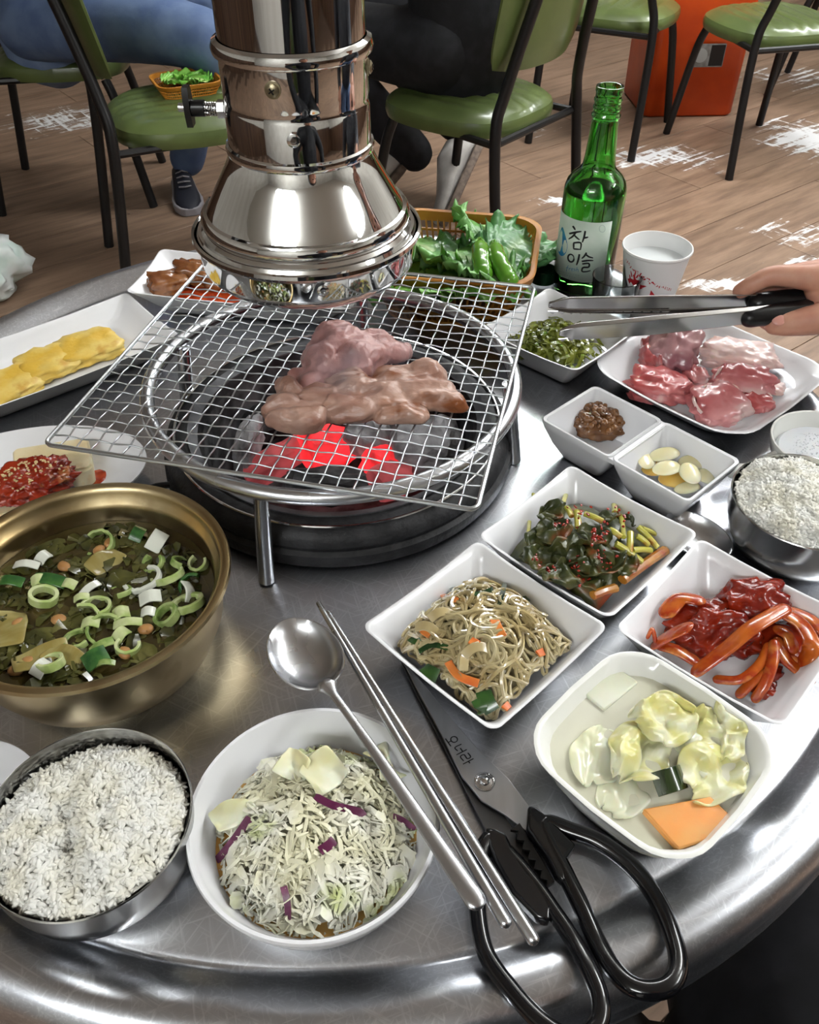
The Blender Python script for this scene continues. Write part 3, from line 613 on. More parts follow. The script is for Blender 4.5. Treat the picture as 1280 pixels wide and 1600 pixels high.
for i in range(1250):
    a = r.uniform(0, 6.283); q = .053 * math.sqrt(r.random()); x, y = q * cos(a), q * sin(a); d = r.uniform(0, 6.283); L_ = r.uniform(.006, .022); cv = r.uniform(-1.8, 1.8); P = []
    big = r.random() < .10; lift = r.uniform(0, .004)
    for k in range(5):
        if math.hypot(x, y) > .0555: x *= .95; y *= .95
        P.append((x, y, slaw_h(x, y) + lift + r.uniform(-.001, .0016))); d += cv / 5 + r.uniform(-.35, .35); x += L_ / 5 * cos(d); y += L_ / 5 * sin(d)
    wd = r.uniform(.004, .008) if big else r.uniform(.0010, .0024)
    mb.add(strip(P, [wd * .5, wd, wd * r.uniform(.8, 1.2), wd, wd * .5], .0006, up=(r.uniform(-.6, .6), r.uniform(-.6, .6), 1), tw=r.uniform(-.8, .8)))
tag(mb.build('shredded_cabbage', M_SLAW, None, loc=loc_(SB)), 'heap of pale shredded cabbage in the white salad bowl', 'cabbage salad', kind='stuff')
for pts, wd in [([(338, 1345), (362, 1318), (390, 1278)], .0045), ([(492, 1244), (520, 1258), (560, 1268), (568, 1275)], .004), ([(443, 1385), (449, 1410), (450, 1436)], .0035), ([(500, 1330), (515, 1320), (522, 1312)], .005), ([(615, 1275), (630, 1282), (648, 1296)], .003)]:
    P = []
    for px, py in pts:
        z = .04
        for _ in range(4): p = at(px, py, z); z = slaw_h(p.x - SB[0], p.y - SB[1]) + .0055
        P.append(p - Vector(loc_(SB)))
    o = MB().add(strip(catmull(P, 4), wd, .0008, tw=.7)).build('red_cabbage_shred', M_PURPLE, None, loc=loc_(SB)); tag(o, 'dark purple cabbage shred lying on the pale salad', 'red cabbage', 'purple shreds in the salad')
M_CABP = mat('raw_cabbage_leaf', S(230, 224, 176), .35, c2=S(242, 240, 214), ns=30, sss=.3)
for i, (px, py, l, wd, a, tl, lab) in enumerate([(505, 1205, .026, .018, .9, .35, 'broad pale cabbage piece at the top of the salad'), (460, 1195, .019, .014, -.4, .2, 'small pale cabbage piece left of the broad one'), (362, 1270, .024, .018, .6, -.3, 'yellowish cabbage piece against the left side of the salad bowl'), (600, 1190, .026, .018, 2.1, .5, 'greenish cabbage piece under the spoon handle')]):
    o = MB().add(sheet(10, 8, lambda u, v: ((u - .5) * l * (1 - .15 * v), (v - .5) * wd * (1 + .3 * sin(3 * u + i)), .003 * sin(u * 5 + v * 3 + i) + .002 * noise.noise(Vector((u * 4, v * 4, i)))))).build('cabbage_piece', M_CABP, None, loc=at(px, py, .047 if i < 2 else .036), rot=(tl, .1, a), solid=.0009, sub=1); tag(o, lab, 'cabbage')

# ------------------------------------------------------------------ food: glass noodles
M_NOOD = mat('glass_noodle', S(218, 194, 136), .16, c2=S(234, 218, 168), ns=40, trans=.42, ior=1.36, coat=.5, sss=.0)
r = random.Random(31); a45 = rad(45)
def pile(x, y, hx, top, p=2.6): return top * max(0., 1 - abs(x / hx) ** p - .0) * max(0., 1 - abs(y / hx) ** p)
def jap_h(x, y): return .009 + .036 * (max(0, 1 - (abs(x) / .049) ** 2.6) * max(0, 1 - (abs(y) / .049) ** 2.6)) ** .8 + .004 * noise.noise(Vector((x * 50, y * 50, 4)))
mb = MB().add(sheet(16, 16, lambda u, v: ((u - .5) * .078, (v - .5) * .078, jap_h((u - .5) * .078, (v - .5) * .078) - .007)))
for i in range(175):
    x, y = r.uniform(-.038, .038), r.uniform(-.038, .038); d = r.uniform(0, 6.283); cv = r.choice((-1, 1)) * r.uniform(.10, .55); P = []; n = r.randint(10, 26); lf = r.uniform(-.003, .0035)
    for k in range(n):
        P.append(Vector((x, y, jap_h(x, y) + lf + .002 * sin(k * .55 + i))))
        cv += r.uniform(-.12, .12); cv = max(-.7, min(.7, cv)); d += cv
        nx, ny = x + .0042 * cos(d), y + .0042 * sin(d)
        if max(abs(nx), abs(ny)) > .0425: d += 1.2; nx, ny = x + .002 * cos(d), y + .002 * sin(d); nx = max(-.043, min(.043, nx)); ny = max(-.043, min(.043, ny))
        x, y = nx, ny
    mb.add(tube(catmull(P, 2), r.uniform(.0010, .0015), 6))
tag(mb.build('glass_noodles', M_NOOD, None, loc=loc_(J), rot=a45), 'tangled heap of translucent brown glass noodles', 'noodles', kind='stuff')
M_CARROT = mat('carrot', S(222, 108, 44), .3, c2=S(236, 140, 66), ns=60, coat=.3)
M_CHIVE = mat('cooked_chive', S(30, 58, 28), .25, c2=S(52, 88, 36), ns=60, coat=.4)
def on_food(px, py, c, hf, rz, dh=.002):
    z = .04
    for _ in range(5):
        p = at(px, py, z); d = Vector((p.x - c[0], p.y - c[1], 0)); d.rotate(Matrix.Rotation(-rz, 3, 'Z')); z = hf(d.x, d.y) + dh
    return p
for pts, wd in [([(700, 1034), (712, 1052), (724, 1060), (748, 1068)], .0052), ([(772, 968), (780, 985), (786, 996)], .006), ([(662, 975), (660, 984), (672, 993)], .0045), ([(840, 1022), (850, 1018)], .005), ([(690, 930), (705, 934), (714, 938)], .0038), ([(706, 902), (698, 908)], .004), ([(735, 1000), (748, 1008)], .0055), ([(788, 1108), (796, 1100)], .0045)]:
    P = [on_food(x, y, J, jap_h, a45, .0045) for x, y in pts]; c = P[0].copy()
    o = MB().add(strip(catmull([p - c for p in P], 4), wd, .0016, tw=.6)).build('carrot_strip', M_CARROT, None, loc=c, bevel=.0004); tag(o, 'orange carrot strip among the glass noodles', 'carrot', 'carrot strips in the noodles')
for pts, wd in [([(772, 892), (790, 890), (808, 888)], .006), ([(790, 905), (786, 925), (780, 945)], .0035), ([(802, 912), (818, 932), (826, 940)], .003), ([(862, 955), (866, 936), (876, 932), (884, 944), (882, 955)], .003), ([(755, 1080), (762, 1098), (770, 1112)], .010), ([(745, 1092), (752, 1106), (748, 1112)], .008), ([(660, 1044), (672, 1052), (684, 1058)], .010), ([(640, 998), (650, 1003), (658, 1000)], .004), ([(645, 948), (655, 944), (664, 942)], .005), ([(655, 1018), (675, 1008), (700, 1012)], .0035), ([(740, 928), (756, 926), (770, 920)], .003), ([(708, 918), (714, 924)], .006)]:
    P = [on_food(x, y, J, jap_h, a45, .0045) for x, y in pts]; c = P[0].copy()
    o = MB().add(strip(catmull([p - c for p in P], 4), wd, .0006, tw=.8)).build('chive_strip', M_CHIVE, None, loc=c); tag(o, 'dark green chive strip among the glass noodles', 'chive', 'chive strips in the noodles')
M_ONION = mat('cooked_onion', S(206, 184, 130), .2, c2=S(220, 204, 160), ns=30, trans=.25, coat=.5)
for i, (px, py, l, a) in enumerate([(640, 955, .016, .5), (668, 988, .018, -.5), (745, 1020, .018, .3), (730, 1035, .014, 1.2), (690, 965, .016, .2)]):
    p = on_food(px, py, J, jap_h, a45, .0035)
    o = MB().add(strip([(-l / 2 + l * k / 7, .003 * sin(pi * k / 7), .003 * sin(pi * k / 7)) for k in range(8)], .0065, .0012)).build('onion_slice', M_ONION, None, loc=p, rot=(.4, 0, a), bevel=.0004); tag(o, 'translucent onion slice among the glass noodles', 'onion', 'onion slices in the noodles')

# ------------------------------------------------------------------ food: seasoned greens
zp = lambda X, Y: (800 + X / 4.923, 750 + Y / 4.923)
M_STEM = mat('seasoned_stem', S(176, 172, 62), .28, c2=S(196, 186, 84), c3=S(168, 84, 24), ns=55, lo=.42, hi=.56, coat=.4)
M_STEMR = mat('red_seasoned_stem', S(178, 120, 40), .28, c2=S(150, 64, 20), ns=60, coat=.4)
M_GLEAF = mat('seasoned_leaf', S(52, 60, 30), .36, c2=S(84, 84, 42), c3=S(146, 66, 34), ns=44, lo=.42, hi=.58, coat=.12, bump=.3, bs=90)
M_CHILI = mat('chili_flakes', S(176, 44, 24), .3, c2=S(120, 26, 18), ns=120, coat=.5)
def gr_h(x, y): return .010 + .032 * (max(0, 1 - (abs(x) / .050) ** 2.8) * max(0, 1 - (abs(y) / .050) ** 2.8)) ** .8
r = random.Random(41)
tag(MB().add(sheet(18, 18, lambda u, v: ((u - .5) * .082, (v - .5) * .078, gr_h((u - .5) * .082, (v - .5) * .078) - .004 + .004 * noise.noise(Vector((u * 9, v * 9, 2)))))).build('greens_heap', M_GLEAF, None, loc=loc_(G), rot=rad(46), solid=.002), 'dark wilted heart of the seasoned greens heap', 'greens')
for X0_, Y0_, X1_, Y1_, rr_ in [(140, 190, 230, 240, 1.3), (165, 105, 170, 200, 1.1), (420, 100, 390, 190, 1.4), (500, 240, 512, 370, 1.9), (560, 260, 700, 320, 1.8), (780, 160, 792, 250, 1.7), (832, 220, 860, 440, 1.5), (912, 400, 905, 560, 1.8), (970, 360, 1120, 520, 1.8), (1000, 370, 1160, 450, 1.7), (930, 540, 1070, 540, 1.8), (800, 490, 1000, 630, 2.0), (1180, 540, 850, 770, 2.9), (620, 890, 800, 830, 2.6), (135, 320, 120, 480, 1.2), (750, 380, 840, 440, 1.8), (150, 180, 290, 180, 1.2), (420, 210, 460, 280, 1.6), (960, 430, 1050, 500, 1.8)]:
    A = on_food(*zp(X0_, Y0_), G, gr_h, rad(46), .005); B = on_food(*zp(X1_, Y1_), G, gr_h, rad(46), .005); c = (A + B) / 2
    o = MB().add(tube(catmull([A - c, Vector((0, 0, .0008)), B - c], 4), [rr_ * .0014] * 9, 8, flat=.8)).build('seasoned_vegetable', M_STEM if rr_ < 2.5 else M_STEMR, None, loc=c, bevel=.0003); tag(o, 'yellow-green seasoned vegetable piece in the greens dish', 'vegetable', 'vegetable pieces in the greens dish')
def crumple(l, wd, seed, amp=.35, n=12):
    def f(u, v):
        x = (u - .5) * l; s = (sin(pi * (u * .92 + .04)) ** .6); y = (v - .5) * wd * s
        q = Vector((u * 2.4, v * 2.4, seed * 5.3)); return (x + .12 * l * noise.noise(q * 1.3), y + .15 * wd * noise.noise(q + Vector((9, 0, 0))), wd * amp * fbm(q * 1.2))
    return sheet(n, n, f)
for i, (X, Y, l, wd, a) in enumerate([(330, 380, .022, .020, .3), (500, 460, .024, .02, .9), (240, 600, .026, .022, -.4), (680, 640, .028, .026, .2), (430, 720, .024, .02, .5), (910, 280, .018, .020, 1.4), (740, 540, .02, .018, 2.), (880, 650, .016, .014, .9), (310, 240, .02, .016, .5), (130, 590, .012, .010, .2), (560, 600, .022, .018, 1.8), (420, 560, .022, .02, 2.6), (200, 460, .02, .016, 1.1), (640, 420, .02, .016, .1), (760, 280, .014, .014, .7), (600, 780, .02, .016, .3), (300, 720, .016, .012, .3)]):
    p = on_food(*zp(X, Y), G, gr_h, rad(46), .0045)
    o = MB().add(crumple(l * 1.2, wd * 1.2, i + 1, .36)).build('greens_leaf', M_GLEAF, None, loc=p, rot=(r.uniform(-.4, .4), r.uniform(-.4, .4), a), solid=.0009, sub=1); tag(o, 'dark crumpled seasoned leaf in the greens dish', 'leaf', 'leaves in the greens dish')
mb = MB()
for i in range(150):
    X, Y = r.choice([(420, 340), (670, 400), (480, 650), (150, 600), (520, 230), (830, 260), (720, 600), (300, 690), (530, 750), (680, 450)]); X += r.gauss(0, 42); Y += r.gauss(0, 34)
    p = on_food(*zp(X, Y), G, gr_h, rad(46), .0088) - Vector(loc_(G)); s = r.uniform(.0006, .0013); mb.add(blob(s * 1.3, s, s * .6, i, .3, 2, 1), trs(p, r.random() * 6, r.random()))
tag(mb.build('chili_flakes', M_CHILI, None, loc=loc_(G)), 'red chili flakes and seasoning sprinkled on the greens', 'chili flakes', kind='stuff')

# ------------------------------------------------------------------ food: glossy red spicy strips
zq = lambda X, Y, h: at(1000 + X / 4.571, 880 + Y / 4.571, h)
M_SPICY = mat('spicy_strip', S(200, 100, 30), .22, c2=S(166, 50, 14), c3=S(214, 134, 60), ns=55, lo=.38, hi=.56, coat=.6, bump=.2, bs=80, sss=.15)
M_PASTE = mat('red_chili_paste', S(120, 24, 12), .18, c2=S(160, 46, 18), ns=50, coat=.6, bump=.6, bs=110, bd=.003)
for i, (pts, wd, th) in enumerate([([(420, 760, .016), (620, 610, .030), (800, 460, .040), (1020, 330, .040)], .0125, .006), ([(560, 830, .012), (720, 830, .018), (860, 720, .024), (920, 600, .028)], .0075, .006), ([(720, 930, .010), (800, 850, .016), (860, 790, .020)], .008, .005), ([(830, 960, .011), (900, 850, .020), (950, 700, .028), (960, 580, .031)], .0078, .006),
        ([(1030, 360, .038), (1150, 430, .037), (1230, 580, .030), (1180, 690, .020)], .014, .005), ([(1100, 350, .030), (1220, 400, .030), (1290, 470, .028)], .012, .005), ([(1000, 600, .022), (1060, 700, .016), (1190, 800, .010)], .015, .006), ([(60, 520, .022), (90, 470, .028), (110, 560, .018)], .005, .003), ([(200, 340, .030), (290, 250, .033), (400, 260, .034)], .014, .005),
        ([(140, 560, .018), (240, 500, .027), (310, 470, .032)], .016, .005), ([(160, 590, .015), (260, 620, .017), (380, 690, .015)], .012, .005), ([(1000, 480, .026), (1060, 520, .026), (1090, 600, .022)], .010, .005), ([(1060, 650, .016), (1150, 700, .014), (1200, 760, .012)], .010, .005)]):
    P = [zq(*p) for p in pts]; c = P[0].copy()
    o = MB().add(tube(catmull([p - c for p in P], 5), [wd / 2] * (len(P) * 5 - 4), 10, flat=th / wd, up=(0, .3, 1), rounded=True)).build('spicy_strip', M_SPICY, None, loc=c, sub=1, angle=0); tag(o, 'glossy orange-red chewy strip in the spicy dish', 'spicy strip', 'strips in the spicy dish')
mb = MB().add(blob(.031, .023, .019, 3, .38, 1.5, 5, ridge=.16), Matrix.Translation(zq(560, 470, .016) - zq(700, 500, .006))).add(blob(.022, .016, .014, 5, .38, 1.5, 4, ridge=.14), Matrix.Translation(zq(820, 270, .030) - zq(700, 500, .006))).add(blob(.022, .018, .012, 8, .25, 2.2, 4), Matrix.Translation(zq(1080, 560, .012) - zq(700, 500, .006)))
tag(mb.build('chili_paste', M_PASTE, None, loc=zq(700, 500, .006), angle=0), 'dark red chili paste clump over the spicy strips', 'chili paste')
tag(MB().add(blob(.015, .010, .004, 9, .35, 1.8, 4, floor=-.001), rot('Z', -.9)).add(blob(.012, .007, .003, 12, .4, 1.8, 4, floor=-.001), Matrix.Translation((.004, .012, 0)) @ rot('Z', .3)).build('spicy_sauce', M_PASTE, None, loc=zq(905, 900, .0075), angle=0), 'pool of red sauce in the near corner of the spicy dish', 'sauce')

# ------------------------------------------------------------------ food: watery cabbage pickle
zw = lambda X, Y, h=.034: at(850 + X / 3.2, 990 + Y / 3.2, h)
M_BRINE = mat('pickle_brine', S(244, 242, 216), .04, c2=S(247, 245, 226), ns=14, alpha=.78, coat=.3, bump=.15, bs=40, bd=.002)
hl = .0455
mb = MB().add(loft([rrect(.035, .035, .02, .0075, 6, 0, .045), rrect(.046, .046, .024, .022, 6, 0, .045), rrect(.0480, .0480, .0245, .0335, 6, 0, .045), rrect(.030, .030, .015, .0338, 6, 0, .045), rrect(.01, .01, .005, .0338, 6, 0, .045)]))
tag(mb.build('pickle_brine', M_BRINE, None, loc=loc_(W), rot=rad(44.5)), 'cloudy pale brine filling the rounded square bowl', 'brine')
M_NAPA = mat('napa_leaf', S(226, 220, 146), .3, c2=S(240, 238, 208), c3=S(212, 206, 104), ns=26, lo=.4, hi=.58, sss=.3, coat=.3, bump=.4, bs=60)
M_NAPAW = mat('napa_white', S(226, 226, 190), .25, c2=S(236, 236, 214), ns=16, sss=.3, coat=.3)
def leafpiece(name, X, Y, h, l, wd, a, tl, m, amp, seed, label, cat, th=.0014):
    if th > .0015: l, wd = l / 1.3, wd / 1.3
    o = MB().add(crumple(l * 1.35, wd * 1.35, seed, amp * .72, 18)).build(name, m, None, loc=zw(X, Y, h + .001), rot=(tl, tl * .4, a), solid=th, sub=1); return tag(o, label, cat)
leafpiece('napa_leaf', 610, 420, .042, .030, .026, .2, .2, M_NAPA, .42, 3, 'ruffled pale cabbage leaf at the top of the pickle', 'cabbage')
leafpiece('napa_leaf', 480, 590, .040, .032, .028, .9, .2, M_NAPA, .36, 7, 'yellow-edged cabbage leaf left of the scallion in the pickle', 'cabbage')
leafpiece('napa_leaf', 850, 500, .037, .026, .03, 1.4, -.2, M_NAPA, .42, 11, 'yellow ruffled cabbage leaf on the right of the pickle', 'cabbage')
leafpiece('napa_leaf', 860, 700, .036, .032, .028, .6, .15, M_NAPA, .34, 15, 'pale crinkled cabbage leaf above the carrot slice', 'cabbage')
leafpiece('napa_leaf', 740, 580, .034, .03, .016, 1.9, .1, M_NAPAW, .2, 19, 'pale cabbage stalk behind the scallion piece', 'cabbage')
leafpiece('napa_leaf', 265, 610, .0338, .040, .03, 1.2, .04, M_NAPAW, .10, 23, 'large white cabbage stalk half sunk in the brine', 'cabbage', .002)
leafpiece('napa_leaf', 385, 770, .0332, .034, .03, .9, .03, M_NAPAW, .10, 25, 'sunken white cabbage piece left of the carrot', 'cabbage', .002)
def prism(pts, th): 
    n = len(pts); return loft([[(x, y, -th / 2) for x, y in pts], [(x, y, th / 2) for x, y in pts]])
def cut(name, px_pts, h, th, m, label, cat, tilt=(0, 0, 0)):
    P = [zw(X, Y, h) for X, Y in px_pts]; c = sum(P, Vector()) / len(P)
    return tag(MB().add(prism([(p.x - c.x, p.y - c.y) for p in P], th)).build(name, m, None, loc=c, rot=tilt, bevel=.0009, angle=30), label, cat)
cut('radish_slice', [(170, 280), (340, 160), (470, 250), (300, 390)], .0342, .004, mat('radish', S(226, 228, 204), .15, sss=.3, coat=.6, c2=S(236, 238, 220), ns=20, bump=.2, bs=60), 'clear square radish slice floating in the pickle', 'radish', (.02, 0, 0))
cut('carrot_slice', [(490, 890), (830, 820), (930, 915), (818, 1040), (668, 1092)], .0352, .005, M_CARROT if False else mat('pickled_carrot', S(240, 160, 84), .16, c2=S(232, 170, 98), c3=S(242, 138, 62), ns=30, coat=.6, sss=.2, bump=.25, bs=50), 'large orange carrot slice in the pickle brine', 'carrot', (-.03, .03, 0))
P = [(.0095 * (k / 10 - .5) * 2, 0, .0045 * sin(pi * k / 10)) for k in range(11)]
tag(MB().add(strip(P, .013, .0014, up=(0, 0, 1))).build('scallion_piece', M_SCA[3] if False else mat('dark_scallion', S(34, 50, 22), .15, c2=S(62, 78, 40), ns=50, stretch=(1, .2, 1), coat=.7), None, loc=zw(625, 735, .040), rot=(.45, .1, rad(20)), bevel=.0004), 'dark green scallion piece resting on the pickle', 'scallion')

# ------------------------------------------------------------------ food: paste, garlic, seaweed stems, raw meat
zk = lambda X, Y, h: at(840 + X / 3.765, 470 + Y / 3.765, h)
M_SSAM = mat('soybean_paste', S(104, 66, 34), .2, c2=S(138, 92, 52), ns=60, coat=.6)
r = random.Random(51); c = zk(362, 715, .016); mb = MB().add(blob(.024, .020, .014, 2, .25, 2.4, 4, floor=-.009))
for i in range(120):
    a = r.uniform(0, 6.283); q = math.sqrt(r.random()); s = r.uniform(.0016, .0034)
    mb.add(blob(s * 1.35, s, s * .9, i, .15, 2, 2), trs((.023 * q * cos(a), .019 * q * sin(a), .0135 * (1 - q * q) ** .5 + .0006), r.random() * 6, r.uniform(-.4, .4)))
tag(mb.build('soybean_paste', M_SSAM, None, loc=c, angle=0), 'lumpy brown soybean paste in the divided dish', 'soybean paste')
M_GARL = mat('garlic', S(238, 228, 176), .25, c2=S(244, 240, 214), ns=30, sss=.3, coat=.3); M_GARL2 = mat('garlic_yellow', S(220, 176, 78), .25, c2=S(232, 200, 120), ns=30, sss=.3, coat=.3)
for i, (X, Y, h, l, wd, a, tx, ty, m) in enumerate([(640, 930, .020, .0105, .0068, 1.2, .3, .1, 0), (770, 905, .024, .0115, .0058, .12, .25, -.1, 0), (780, 985, .025, .0118, .0058, .35, .35, .1, 0), (912, 1020, .022, .0085, .0088, .2, .3, .2, 0), (930, 960, .020, .010, .006, -.2, .4, 0, 0), (1000, 1040, .017, .0075, .007, .3, .2, .3, 0), (830, 1060, .016, .012, .007, .0, .2, .1, 1), (900, 1100, .014, .011, .0045, .35, .4, .1, 0), (700, 980, .014, .011, .008, .6, .1, .1, 1)]):
    V, F = ico(3); v = [(l * p.x * (1 - .25 * p.x), wd * p.y * (1 - .3 * p.x), .0022 * p.z + .0015 * (1 - p.x * p.x)) for p in V]
    o = MB().add((v, F)).build('garlic_slice', (M_GARL, M_GARL2)[m], None, loc=zk(X, Y, h), rot=(tx, ty, a), angle=0); o.scale = (1.15, 1.15, 1.1); tag(o, 'pale raw garlic slice in the divided dish', 'garlic', 'garlic slices in the divided dish')
M_SEAW = mat('seaweed_stems', S(88, 98, 28), .2, c2=S(128, 134, 46), c3=S(44, 56, 18), ns=30, lo=.4, hi=.6, coat=.5)
r = random.Random(61); mb = MB().add(blob(.034, .034, .012, 4, .2, 2, 3, floor=-.003))
for i in range(130):
    a = r.uniform(0, 6.283); q = .034 * math.sqrt(r.random()); x, y = q * cos(a), q * sin(a); d = r.uniform(0, 6.283); cv = r.uniform(-.7, .7); P = []
    for k in range(9):
        qq = min(1, math.hypot(x, y) / .042); P.append((x, y, .013 * (1 - qq * qq) + .0015 + .002 * sin(k + i))); d += cv + r.uniform(-.2, .2); x += .0036 * cos(d); y += .0036 * sin(d)
    mb.add(strip(P, r.uniform(.0022, .0048), .0009, tw=r.uniform(-1.4, 1.4)))
tag(mb.build('seaweed_stems', M_SEAW, None, loc=(NA[0], NA[1], T + .0145)), 'tangled glossy green seaweed stems in the square dish', 'seaweed', kind='stuff')

M_RAW = mat('raw_red_meat', S(186, 82, 82), .28, c2=S(206, 122, 122), c3=S(232, 204, 200), ns=34, lo=.40, hi=.60, coat=.4, sss=.15, bump=.4, bs=70, stretch=(1, .45, 1))
M_RAWP = mat('raw_marbled_meat', S(194, 104, 106), .28, c2=S(216, 150, 150), c3=S(238, 220, 214), ns=22, lo=.42, hi=.58, coat=.4, sss=.15, bump=.3, bs=70, stretch=(.5, 1, 1))
M_FAT = mat('raw_fat', S(240, 212, 206), .3, c2=S(236, 186, 176), ns=18, lo=.45, hi=.7, coat=.4, sss=.25)
M_MEM = mat('raw_membrane_meat', S(206, 160, 160), .28, c2=S(168, 112, 122), ns=26, coat=.4, sss=.15, bump=.3, bs=60)
zm = lambda X, Y, h: at(940 + X / 3.765, 480 + Y / 3.765, h)
def raw(X, Y, h, rx, ry, rz_, a, m, seed, label, amp=.28, tilt=(0, 0), rim=None):
    rx *= 1.13; ry *= 1.13
    o = MB().add(blob(rx, ry, rz_, seed, amp, 1.9, 4, floor=-rz_ * .5, box_=.35, o=4, ridge=.34)).build('raw_meat', m, None, loc=zm(X, Y, h), rot=(tilt[0], tilt[1], a), angle=0)
    if rim: MB().add(tube([Vector((rx * .93 * cos(q) * (1 + .08 * sin(3 * q + seed)), ry * .93 * sin(q) * (1 + .08 * cos(2 * q)), rz_ * .42 + .0015 * sin(5 * q))) for q in [rim[0] + (rim[1] - rim[0]) * k / 20 for k in range(21)]], .0016, 6)).build('fat_edge', M_FAT, o)
    return tag(o, label, 'raw meat', 'raw meat on the white plate')
raw(340, 470, .013, .026, .019, .011, -.3, M_RAW, 3, 'deep red raw meat chunk at the front left of the plate')
raw(300, 290, .017, .010, .020, .014, -.1, M_RAW, 6, 'narrow upright red meat piece at the left of the plate')
raw(430, 240, .026, .020, .022, .016, -.35, M_MEM, 9, 'rolled raw meat with silvery membrane under the tongs', .3, (.5, .1))
raw(690, 575, .013, .024, .021, .010, .5, M_RAWP, 12, 'marbled raw meat with white fat edge nearest the salt', .2, (.25, .0), (-.2, 3.3))
raw(830, 440, .016, .024, .017, .009, -.35, M_RAWP, 15, 'marbled raw meat slice at the right of the plate', .2, (.3, 0), (.6, 3.4))
raw(800, 285, .018, .032, .017, .009, -.3, M_FAT, 18, 'broad pale fatty slice at the back of the plate', .22, (.25, .0))
raw(920, 560, .010, .012, .012, .006, .3, M_RAW, 21, 'small red meat scrap beside the marbled slices', .2, (.1, 0), (0, 3.))
raw(550, 410, .012, .010, .012, .008, .3, M_RAWP, 24, 'small pink meat scrap in the middle of the plate')
raw(990, 470, .010, .012, .009, .004, -.4, M_FAT, 27, 'thin white fat sliver at the right of the raw meat', .2)

# ------------------------------------------------------------------ food: egg-battered slices, braised pieces, tofu
M_EGG = mat('egg_batter', S(226, 184, 72), .4, c2=S(234, 206, 116), c3=S(204, 140, 44), ns=30, lo=.42, hi=.6, bump=.5, bs=80, bd=.003)
for i, (px, py, rx, ry, a, lab) in enumerate([(78, 568, .031, .027, .75, 'golden egg-battered slice in the middle of the long plate'), (138, 545, .033, .026, .65, 'golden egg-battered slice nearest the grate'), (8, 608, .032, .026, .9, 'golden egg-battered slice at the left edge of the picture')]):
    tag(MB().add(blob(rx, ry, .0085, i + 31, .2, 2.6, 4, floor=-.004, box_=.55, o=4)).build('egg_battered_slice', M_EGG, None, loc=at(px, py, .011), rot=a, angle=0), lab, 'egg slice')
M_BRAISE = mat('braised_brown', S(116, 66, 34), .2, c2=S(150, 98, 56), c3=S(82, 38, 20), ns=40, lo=.4, hi=.6, coat=.5, bump=.3, bs=60)
M_REDS = mat('orange_red_sauce', S(196, 70, 22), .2, c2=S(166, 44, 16), c3=S(214, 110, 50), ns=60, lo=.4, hi=.6, coat=.5, bump=.5, bs=120)
for i, (px, py, h, rx, ry, rz_, a, m, lab) in enumerate([(262, 442, .020, .022, .014, .011, .5, M_BRAISE, 'brown skinned braised piece at the left end of the plate'), (305, 428, .022, .024, .014, .013, -.2, M_BRAISE, 'dark braised piece behind the skinned one'), (345, 440, .018, .02, .014, .011, .3, M_BRAISE, 'braised brown piece under the hood rim'), (392, 450, .018, .02, .014, .011, -.4, M_BRAISE, 'braised brown piece seen through the grate')]):
    tag(MB().add(blob(rx, ry, rz_, i + 41, .2, 2, 4, box_=.6, floor=-rz_ * .6)).build('braised_piece', m, None, loc=at(px, py, h), rot=(.2, .1, a), angle=0), lab, 'braised piece')
tag(MB().add(blob(.055, .026, .006, 44, .3, 2.4, 4, floor=-.002), Matrix.Translation((-.03, 0, 0))).add(blob(.04, .022, .005, 47, .3, 2.4, 4, floor=-.002), Matrix.Translation((.055, -.008, .001))).build('braising_sauce', M_REDS, None, loc=(-.178, .862, T + .0085), rot=rad(-9), angle=0), 'orange-red braising sauce spread over the rectangular plate', 'sauce')
M_TOFU = mat('tofu', S(232, 214, 168), .5, c2=S(240, 226, 188), c3=S(222, 180, 96), ns=34, lo=.45, hi=.62, sss=.2, bump=.3, bs=120)
for i, (px, py, h, sx, sy, sz, a, lab) in enumerate([(85, 728, .018, .060, .040, .018, .35, 'large pale tofu slab under the red kimchi'), (128, 742, .016, .017, .016, .016, .8, 'small tofu piece at the right of the slab'), (-5, 790, .016, .05, .04, .016, .3, 'tofu slab at the left edge behind the brass pot')]):
    tag(MB().add(loft([rrect(sx / 2 * q, sy / 2 * q, .004, z, 4) for z, q in ((-sz / 2, .97), (-sz / 2 + .002, 1), (sz / 2 - .002, 1), (sz / 2, .95))])).build('tofu', M_TOFU, None, loc=at(px, py, h), rot=(.05, .05, a)), lab, 'tofu')
M_KIM = mat('fried_kimchi', S(168, 52, 24), .22, c2=S(140, 34, 16), c3=S(206, 128, 70), ns=60, lo=.42, hi=.6, coat=.2, bump=.6, bs=110, bd=.003)
tag(MB().add(blob(.030, .021, .014, 52, .35, 2.2, 5, floor=-.006, ridge=.28)).build('kimchi_topping', M_KIM, None, loc=at(52, 752, .034), rot=.45, angle=0), 'chunky red kimchi topping heaped on the tofu', 'kimchi')
mb = MB(); r = random.Random(71); c = at(52, 752, .034)
for i in range(110):
    a = r.uniform(0, 6.283); q = math.sqrt(r.random()) * .95; x, y = .027 * q * cos(a), .018 * q * sin(a); v = Matrix.Rotation(.45, 3, 'Z') @ Vector((x, y, 0)); mb.add(blob(.0014, .0009, .0006, i, .1, 1, 1), trs((v.x, v.y, .0145 * math.sqrt(max(0, 1 - q * q)) + .0012), r.random() * 6))
tag(mb.build('sesame_seeds', mat('sesame', S(232, 204, 150), .4), None, loc=c), 'sesame seeds scattered over the red kimchi topping', 'sesame', kind='stuff')
tag(MB().add(blob(.013, .010, .002, 55, .3, 2, 3, floor=-.0008)).build('sauce_puddle', M_REDS, None, loc=at(150, 748, .0075), angle=0), 'orange-red sauce puddle beside the small tofu piece', 'sauce')

